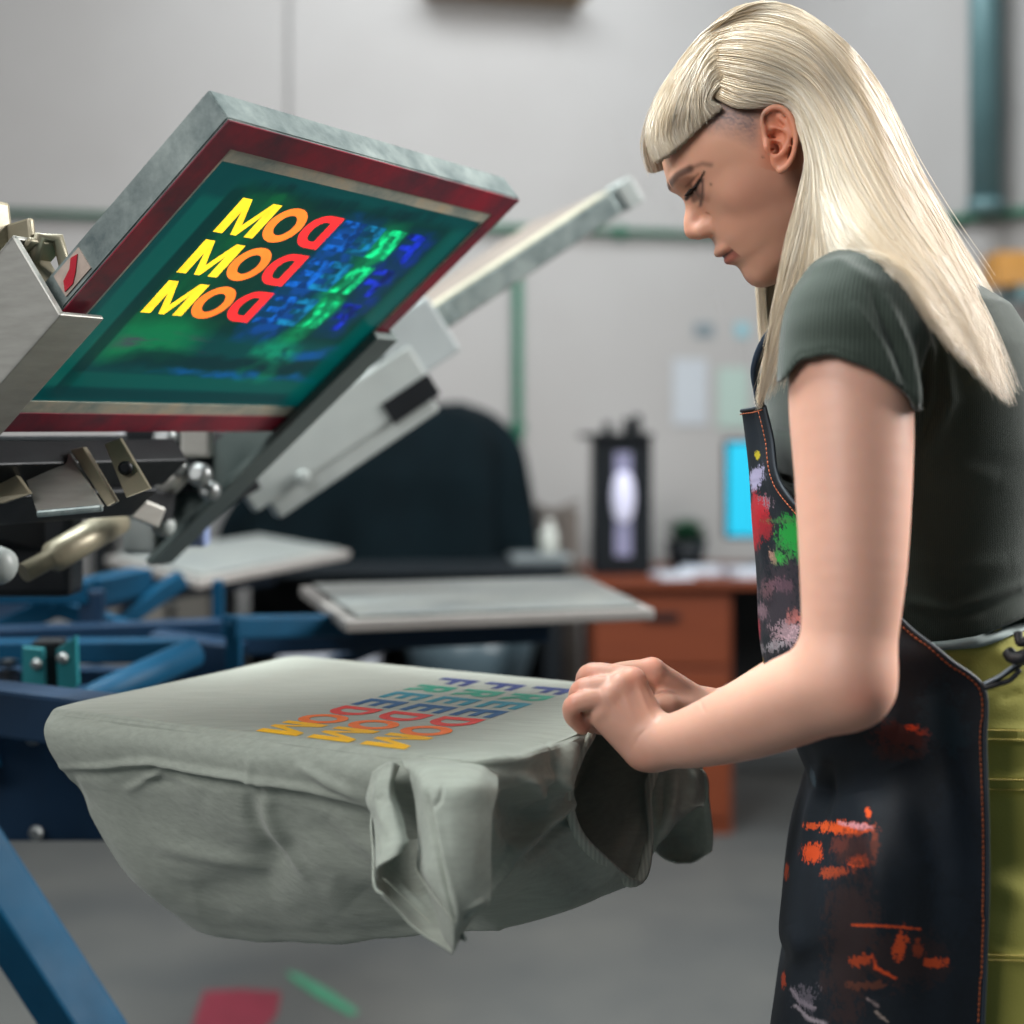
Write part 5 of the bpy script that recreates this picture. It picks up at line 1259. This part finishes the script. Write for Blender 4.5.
def pline(pts, w_, c, amt=.9, th=.1):
    global col
    d_ = pl2(pf, pts); m = np.clip((1 - d_ / w_) * 1.6 + grain * .9 - th, 0, 1) * (d_ < w_ * 1.6) * amt * nf; col = col * (1 - m[:, None]) + np.array(C(c)[:3]) * m[:, None]
paint(757, 478, 9, 14, '#a09ab8', .8, .2, 15); paint(762, 503, 12, 12, '#9a7f8d', .7, .25); paint(757, 520, 12, 28, '#9c1420', .95, .05, 5); paint(765, 528, 9, 14, '#7c1520', .8, .1)
paint(795, 535, 20, 24, '#168a34', .9, .12); paint(780, 558, 10, 10, '#2c9a3c', .8, .25, 30); paint(783, 521, 22, 4, '#3d6a3c', .5, .3); paint(772, 556, 4, 12, '#b58a78', .7, .3, -25)
paint(768, 590, 14, 22, '#8a5f66', .55, .45, 30); paint(762, 610, 8, 14, '#a3808c', .6, .45); paint(788, 632, 22, 16, '#b89aa2', .85, .28, -20); paint(776, 645, 20, 8, '#a7a0a6', .6, .4, -15); paint(795, 618, 12, 12, '#c06f66', .7, .35)
paint(758, 630, 3, 16, '#a3283a', .7, .2); paint(757, 455, 3, 5, '#b5a41c', .8, .1); paint(761, 664, 3, 7, '#c39a1c', .8, .1); paint(780, 600, 30, 60, '#3a3038', .5, .2); paint(780, 585, 20, 10, '#6a4a58', .4, .4)
paint(905, 737, 34, 18, '#4a1d16', .75, .15, 8); paint(912, 728, 8, 6, '#d8431c', .95, .1, 20); paint(922, 733, 12, 6, '#a3361c', .8, .3); paint(900, 752, 28, 10, '#301713', .6, .2)
paint(845, 828, 40, 8, '#d4501c', .95, .28, 3); paint(858, 826, 22, 4, '#c88f98', .8, .35, 8); paint(868, 812, 3, 8, '#e0521c', .95, .05, -15); paint(812, 826, 12, 5, '#c4481c', .85, .25)
paint(812, 852, 12, 11, '#c9461a', .95, .15); paint(858, 862, 15, 8, '#c9481c', .95, .2, -10); paint(838, 872, 22, 7, '#a3401f', .8, .3, -6); paint(874, 845, 5, 22, '#8a3a1e', .7, .25); paint(858, 850, 30, 22, '#3a1a16', .6, .25); paint(838, 845, 12, 10, '#6b3126', .5, .35)
paint(850, 940, 28, 90, '#33211e', .6, .1, 4); paint(905, 960, 44, 34, '#2e1c19', .5, .1)
pline([(852, 925), (885, 926), (920, 929)], 1.8, '#c4481c'); paint(900, 948, 8, 22, '#b8441c', .85, .25, 10); paint(862, 960, 14, 8, '#a33e1c', .85, .25, -15); pline([(872, 955), (876, 968), (895, 978)], 3, '#c9481c', .9, .3); paint(935, 962, 18, 6, '#b3421c', .85, .3, -5); paint(918, 950, 8, 12, '#8a3519', .7, .3); paint(870, 985, 30, 6, '#6b3a28', .5, .4)
pline([(792, 990), (800, 1002), (815, 1008)], 5, '#8a7f88', .8, .5); pline([(796, 1006), (808, 1018), (825, 1024)], 5, '#9a8f96', .8, .5); paint(806, 1000, 16, 22, '#6a626c', .5, .45); pline([(868, 999), (878, 1006)], 3, '#8a7a7a', .8, .4); pline([(876, 1012), (888, 1022)], 3, '#9a8a82', .8, .4); paint(784, 980, 3, 10, '#b8421c', .8, .2)
paint(786, 870, 3, 10, '#b8441c', .8, .15); paint(812, 776, 3, 12, '#4a5a64', .5, .3, -12); paint(940, 720, 30, 40, '#16303a', .35, .1); paint(957, 860, 30, 80, '#141f2b', .4, 0)
apm = NT('dark_denim'); vc = apm.n('ShaderNodeVertexColor', layer_name='Col').outputs[0]; tw = apm.noise(900, 3)
apm.color(vc); apm.set(Roughness=.62); apm.b.inputs['Specular IOR Level'].default_value = .3; apm.bump(tw, .25, .0005)
Vq, Qq = solid_grid(G, .0016, N3); ap = mesh_np('apron', Vq, Qq, apm.m, who, col=np.concatenate([col, np.tile(den, (len(pf), 1))]))
# raised hem and orange stitches along the near edge and the bib top
ev = G[:, -1]; hb_ = MB(); hb_.tube([ev[k] - (0, .0006, 0) for k in range(0, nu, 6)], .0016, 6); hb_.tube([G[0, k] - (0, 0, 0) for k in range(0, nv, 6)], .0015, 6)
hb_.build('apron_hem', M('navy_hem', '#1a2530', .6), ap)
st = MB(); 
def offs(px_off): return np.array([G[k, max(0, nv - 1 - int(px_off / (np.linalg.norm(px[k, -1] - px[k, -30]) / 29 + 1e-6)))] + N3[k, -10] * .0016 for k in range(nu)])
eo = offs(5.0); sel = eo[6:640]; L_s = np.concatenate([[0], np.cumsum(np.linalg.norm(np.diff(sel, axis=0), axis=1))]); t = 0
while t < L_s[-1] - .003:
    a0, a1 = [np.array([np.interp(x, L_s, sel[:, c]) for c in range(3)]) for x in (t, t + .0026)]; st.tube([a0, a1], .00048, 4); t += .0036
tp = G[5, nv // 2:, :] + N3[5, nv // 2:] * .0014
for k in range(0, len(tp) - 8, 12): st.tube([tp[k], tp[k + 8]], .00045, 4)
st.build('stitching', M('orange_thread', '#b0592c', .7, 0, .1), ap)['kind'] = 'stuff'
# neck strap and waist tie
def ribbon(pts, w_, th, wdir, name, mat, parent):
    c_ = cr(np.array([at(*p) for p in pts]), 40); V = []; 
    tg = np.gradient(c_, axis=0); tg /= np.linalg.norm(tg, axis=1)[:, None]
    sd = np.cross(tg, np.array(wdir)); sd /= np.linalg.norm(sd, axis=1)[:, None]
    g = np.stack([c_ - sd * w_ / 2, c_, c_ + sd * w_ / 2], 1); Vq, Qq = solid_grid(g, th); return mesh_np(name, Vq, Qq, mat, parent)
strap_m = M('blue_denim_strap', '#2f4257', .7, 0, .2, 40); strap_d = M('dark_strap', '#0d1218', .55, 0, .1, 30)
ribbon([(760, 408, 1.112), (757, 392, 1.11), (754, 370, 1.10), (762, 345, 1.09), (780, 320, 1.08), (800, 292, 1.075), (822, 266, 1.08), (845, 246, 1.10)], .0062, .0012, (.3, -1, .2), 'neck_strap', strap_m, ap)
ribbon([(762, 406, 1.110), (760, 392, 1.107), (757.5, 370, 1.097), (766, 345, 1.087), (785, 319, 1.077), (804, 292, 1.072)], .003, .001, (.3, -1, .2), 'neck_strap', strap_d, ap)
ribbon([(764, 415, 1.28), (763, 380, 1.27), (775, 340, 1.26), (800, 300, 1.25), (840, 260, 1.24)], .006, .0012, (.3, -1, .2), 'neck_strap', strap_m, ap)
def tie(pts, r, mat, name='waist_tie'): return MB().tube([Vector(cr(np.array([at(*p) for p in pts]), 24)[k]) for k in range(24)], r, 8).build(name, mat, ap)
tie([(982, 686, 1.0), (998, 678, .998), (1012, 669, 1.0), (1040, 652, 1.005)], .0021, strap_d); tie([(984, 684, .998), (1000, 676, .996), (1013, 666, .998), (1040, 648, 1.003)], .0010, M('pale_strap_edge', '#8c97a0', .6))
tie([(984, 688, .998), (998, 684, .996), (1010, 680, .998), (1020, 670, 1.0)], .0018, strap_d)
tie([(1008, 652, 1.0), (1014, 658, .995), (1024, 656, .992), (1036, 648, .996)], .0046, strap_d, 'tie_knot'); tie([(1018, 632, 1.0), (1020, 642, .997), (1030, 640, .995)], .0032, strap_d, 'tie_knot')

# ------------------------------------------------------------------ hair: locks of strands over a combed cap
def guide(pts, n=40): return cr(np.array([at(*p) for p in pts]), n)
def skin_y(px_, py_, off):
    """depth at which the view ray of a pixel comes within off of the head"""
    d = np.array([(px_ - CX) / F, 1, (Y0 - py_) / F]); ys = np.linspace(1.03, YH + .01, 160); Pn = (np.array([0, 0, CZ]) + ys[:, None] * d).astype(np.float32)
    v = head_fn(Pn) - off; k = np.nonzero(v < 0)[0]; return float(ys[k[0]]) if len(k) else float(ys[np.argmin(v)])
def hug(pts, n, off):
    """first n points of a guide laid on the head, each off metres above the skin"""
    off = off if isinstance(off, (list, tuple)) else [off] * n
    return [(p[0], p[1], min(skin_y(p[0], p[1], off[k]), YH)) if k < n and p[2] == 0 else p for k, p in enumerate(pts)]
SIDE = [
    hug([(706, 34, 0), (745, 5, 0), (795, 10, 0), (842, 42, 0), (880, 92, 1.17), (912, 160, 1.17), (948, 225, 1.17), (985, 285, 1.165), (1022, 356, 1.16)], 4, [.009, .011, .010, .01]),
    hug([(700, 42, 0), (746, 20, 0), (800, 30, 0), (845, 72, 0), (880, 130, 1.10), (915, 198, 1.085), (952, 262, 1.06), (985, 320, 1.045), (1018, 398, 1.04)], 4, [.0085, .0105, .009, .009]),
    hug([(695, 50, 0), (744, 42, 0), (800, 58, 0), (838, 100, 0), (868, 160, 1.065), (902, 222, 1.035), (940, 275, 1.01), (975, 330, 1.0), (1008, 405, .998)], 4, [.008, .010, .008, .008]),
    hug([(692, 58, 0), (742, 62, 0), (796, 82, 0), (826, 125, 1.078), (850, 180, 1.045), (880, 232, 1.01), (918, 278, .99), (952, 330, .975), (985, 380, .972)], 3, [.0075, .0095, .007]),
    hug([(690, 64, 0), (740, 79, 0), (791, 95, 0), (818, 140, 1.07), (835, 196, 1.035), (856, 238, .995), (888, 268, .975), (918, 300, .962), (945, 340, .957)], 3, [.007, .009, .0065]),
    hug([(690, 69, 0), (738, 91, 0), (791, 102, 1.088), (815, 145, 1.07), (824, 198, 1.045), (834, 230, 1.02), (848, 250, 1.0), (872, 258, .978), (900, 282, .965)], 3, [.0065, .0085, .006]),
    hug([(691, 73, 0), (736, 98, 0), (790, 105, 1.092), (812, 150, 1.072), (815, 205, 1.053), (809, 255, 1.05), (798, 300, 1.055), (783, 350, 1.07), (768, 402, 1.085)], 3, [.006, .008, .006]),
    hug([(692, 76, 0), (734, 102, 0), (787, 106, 1.094), (809, 150, 1.074), (808, 205, 1.058), (796, 255, 1.058), (785, 300, 1.065), (772, 350, 1.08), (760, 402, 1.09)], 3, [.0055, .007, .0055]),
    hug([(694, 80, 0), (732, 105, 0), (783, 108, 1.095), (807, 146, 1.078), (801, 190, 1.066), (788, 240, 1.068), (779, 290, 1.072), (769, 345, 1.082), (763, 390, 1.09)], 3, [.005, .006, .005])]
FRINGE = [
    hug([(778, 4, 0), (722, 19, 0), (683, 60, 0), (657, 102, 0), (647, 136, 0), (655, 163, 0)], 6, [.008, .012, .012, .012, .012, .010]),
    hug([(770, 14, 0), (720, 29, 0), (686, 66, 0), (664, 106, 0), (656, 136, 0), (664, 158, 0)], 6, [.0075, .011, .012, .012, .011, .008]),
    hug([(762, 24, 0), (717, 40, 0), (690, 74, 0), (674, 108, 0), (669, 132, 0), (676, 149, 0)], 6, [.007, .0105, .012, .011, .009, .007]),
    hug([(754, 36, 0), (714, 50, 0), (696, 82, 0), (688, 108, 0), (686, 124, 0), (690, 136, 0)], 6, [.0065, .010, .011, .010, .008, .006]),
    hug([(738, 58, 0), (712, 68, 0), (703, 86, 0), (701, 104, 0), (703, 114, 0), (706, 121, 0)], 6, [.004, .008, .010, .009, .007, .005]),
    hug([(728, 86, 0), (719, 90, 0), (712, 95, 0), (711, 100, 0), (715, 104, 0), (722, 108, 0)], 6, [.0035, .0055, .0085, .0085, .0065, .005])]
def sheet(gs, n): return np.array([guide(g, n) for g in gs])
HC = at(790, 130, YH)
def cap_from(gs, n_across, n_along, inset, seed):
    g = sheet(gs, n_along); g = cr(g, n_across); N_ = normals(g); c0 = HC
    if ((g - c0) * N_).sum(-1).mean() < 0: N_ = -N_
    t = np.linspace(0, 1, n_across)[:, None]; s_ = np.linspace(0, 1, n_along)[None]
    loc = np.sin(t * 140 + 3 * np.sin(s_ * 4 + t * 9) + seed) * .0009 + np.sin(t * 60 + 2 * np.sin(s_ * 3 + t * 5)) * .0014
    return g - N_ * inset + N_ * loc[..., None], N_
blonde = NT('blonde_hair')
vc = blonde.n('ShaderNodeVertexColor', layer_name='Col').outputs[0]; blonde.color(vc); blonde.set(Roughness=.33); blonde.b.inputs['Specular IOR Level'].default_value = .55
blonde.b.inputs['Sheen Weight'].default_value = .1
tr = blonde.n('ShaderNodeBsdfTranslucent'); blonde.l(vc, tr.inputs[0]); ms = blonde.n('ShaderNodeMixShader', i={0: .25}); blonde.l(blonde.b.outputs[0], ms.inputs[1]); blonde.l(tr.outputs[0], ms.inputs[2]); blonde.l(ms.outputs[0], blonde.out.inputs[0])
CL, CD, CR_ = np.array(C('#f6eee0')[:3]), np.array(C('#dbc7a6')[:3]), np.array(C('#b8924e')[:3])
def hair_col(base_t, s_, rnd):
    """colour along a strand: warmer roots, paler lengths"""
    root = np.clip(1 - s_ / .20, 0, 1)[..., None]; c = CD * (1 - rnd[..., None]) + CL * rnd[..., None]; return c * (1 - root * .75) + CR_ * (root * .75)
HV, HQ, HCc = [], [], []; hoff = 0
def strands(gs, count, n, rad, jit, seed, mirror=False, trim=.06, lift=.0):
    global hoff
    rg = np.random.default_rng(seed); g = sheet(gs, n); k = len(gs); D_ = cr(g, 400); N_ = normals(D_)
    if ((D_ - HC) * N_).sum(-1).mean() < 0: N_ = -N_
    clump = rg.uniform(0, 1, max(8, count // 22)); u0 = rg.uniform(0, 1, count); cl = clump[rg.integers(0, len(clump), count)]
    near = np.abs(clump[None, :] - u0[:, None]).argmin(1); cl = clump[near]; s_ = np.linspace(0, 1, n)
    pull = rg.uniform(.2, .85, count)[:, None] * (s_[None] ** 1.3); u = u0[:, None] * (1 - pull) + cl[:, None] * pull + rg.normal(0, .004, (count, 1)) * s_[None]
    idx = np.clip(u, 0, 1) * 399; i0 = np.clip(idx.astype(int), 0, 398); fr_ = (idx - i0)[..., None]; cols = np.arange(n)[None].repeat(count, 0)
    P_ = D_[i0, cols] * (1 - fr_) + D_[i0 + 1, cols] * fr_; NN = N_[i0, cols]
    dep = rg.uniform(-jit, jit * .6, (count, 1)) + .0008 * np.sin(s_[None] * rg.uniform(3, 9, (count, 1)) + rg.uniform(0, 6, (count, 1))) + lift
    wild = (rg.uniform(0, 1, (count, 1)) > .975) * rg.normal(0, .004, (count, 1)) * s_[None] ** 2
    P_ = P_ + NN * (dep + np.abs(wild))[..., None] + rg.normal(0, .0006, (count, 1, 3)) + (wild * .6)[..., None] * np.array([0, 0, 1])
    # cut each strand at its own length
    end = 1 - rg.uniform(0, trim, count); ss = s_[None] * end[:, None] * (n - 1); j0 = np.clip(ss.astype(int), 0, n - 2); fj = (ss - j0)[..., None]; r_ = np.arange(count)[:, None]
    P_ = P_[r_, j0] * (1 - fj) + P_[r_, j0 + 1] * fj; NN = NN[r_, j0]
    if mirror: P_ = P_ * (1, -1, 1) + (0, 2 * YH, 0); NN = NN * (1, -1, 1)
    tg = np.gradient(P_, axis=1); tg /= np.linalg.norm(tg, axis=-1, keepdims=True) + 1e-9; sd = np.cross(tg, NN); sd /= np.linalg.norm(sd, axis=-1, keepdims=True) + 1e-9; up_ = np.cross(sd, tg)
    R = (rad * rg.uniform(.6, 1.3, (count, 1)) * (1 - .75 * s_[None] ** 3))[..., None]
    ring = np.stack([P_ + sd * R, P_ + up_ * R * .8, P_ - sd * R, P_ - up_ * R * .8], 2)          # (count,n,4,3)
    V_ = ring.reshape(-1, 3); base = (np.arange(count) * n * 4)[:, None, None]; a = (np.arange(n - 1) * 4)[None, :, None]; kk = np.arange(4)[None, None]; k2 = (kk + 1) % 4
    Q_ = np.stack([base + a + kk, base + a + k2, base + a + 4 + k2, base + a + 4 + kk], -1).reshape(-1, 4)
    rnd = np.clip(rg.normal(.5, .28, count), 0, 1)[:, None].repeat(n, 1) * .6 + np.clip(vnoise(np.stack([cl * 60, cl * 0, cl * 0], -1), 1, seed) * .5 + .5, 0, 1)[:, None] * .4
    c_ = hair_col(None, s_[None].repeat(count, 0), rnd); c_ = np.repeat(c_[:, :, None], 4, 2).reshape(-1, 3)
    HV.append(V_); HQ.append(Q_ + hoff); HCc.append(c_); hoff += len(V_)
caps_v, caps_q, caps_c, co_ = [], [], [], 0
FAR = [[(p[0] + (max(0, k - 3) * 9 if gi > 5 else 0), p[1], p[2]) for k, p in enumerate(g)] for gi, g in enumerate(SIDE)]
for gs, na, nl, ins in ((SIDE, 200, 120, .0035), (FRINGE, 160, 60, .003)):
    g, N_ = cap_from(gs, na, nl, ins, 1.3); far_g = g if gs is FRINGE else cap_from(FAR, na, nl, ins, 1.3)[0]
    if gs is SIDE: g, far_g = g[:, :int(nl * .86)], far_g[:, :int(nl * .8)]
    for mir_ in (0, 1):
        gg = g if not mir_ else far_g * (1, -1, 1) + (0, 2 * YH, 0); nl_ = gg.shape[1]
        V_ = gg.reshape(-1, 3); caps_v.append(V_); caps_q.append(grid_quads(na, nl_, co_)); co_ += len(V_)
        c_ = hair_col(None, np.linspace(0, 1, nl_)[None].repeat(na, 0), np.clip(.28 + .25 * np.sin(np.linspace(0, 1, na)[:, None] * 90 + 2), 0, 1) * np.ones((1, nl_))) * .7; caps_c.append(c_.reshape(-1, 3))
hair = mesh_np('hair', np.concatenate(caps_v), np.concatenate(caps_q), blonde.m, who, col=np.concatenate(caps_c))
strands(SIDE, 5600, 30, .00036, .0035, 5, trim=.20); strands(SIDE[:5], 1800, 30, .00034, .0045, 6, trim=.3)
strands(SIDE[5:], 1500, 30, .00030, .003, 12, trim=.16)
strands(FRINGE, 3000, 18, .00032, .0028, 7, trim=.02)
strands(FAR, 2200, 24, .0005, .0035, 8, mirror=True, trim=.15); strands(FRINGE, 1100, 16, .0005, .0028, 9, mirror=True, trim=.02)
o = mesh_np('hair_strands', np.concatenate(HV), np.concatenate(HQ), blonde.m, hair, col=np.concatenate(HCc)); o['kind'] = 'stuff'
# lashes and brow hairs on both sides
lm = M('black_lash', '#0b0a0c', .5, 0, 0, 10, 0); bmx = M('brown_brow', '#3a2a22', .6, 0, 0, 10, 0)
t = MB(); tb_ = MB(); rr_ = random.Random(9)
for s in (-1,):
    for k in range(16):
        y_ = .022 + .016 * k / 15; x_, z_ = 690.5 + 5.5 * (k / 15) - 1, 193 - 7 * (k / 15)
        Yr = YH - y_ - .004; p0 = at(x_, z_ + 1.5, Yr); p0 = at(x_ + 1.5, z_ + 1, skin_y(x_ + 1.5, z_ + 1, .0002)); p1 = p0 + np.array([-.0034, -.001, -.0018]); p2 = p1 + np.array([-.0024, -.0006, .0001])
        if s > 0: p0, p1, p2 = [np.array([p[0], 2 * YH - p[1], p[2]]) for p in (p0, p1, p2)]
        t.tube([p0, p1, p2], [.0004, .0003, .0001], 5)
t.build('eyelashes', lm, who)['kind'] = 'stuff'; tb_.bm.free()
# repeats share a group
for cat_, grp in (('platen', 'platens of the carousel press'), ('print head', 'print heads of the carousel press'), ('printing screen', 'raised printing screens'), ('marking', 'paint marks on the floor')):
    for o_ in list(COL.objects):
        if o_.parent is None and o_.get('category') == cat_: o_['group'] = grp
for base_, grp in (('wall_pipe', 'green pipes on the walls'), ('wall_paper_note', 'small notes on the wall'), ('wall_paper_sheet', 'paper sheets on the wall'), ('paper_stack', 'papers on the desk'), ('dark_crate', 'dark crates on the floor')):
    for o_ in list(COL.objects):
        if o_.name.split('.')[0] == base_: o_['group'] = grp
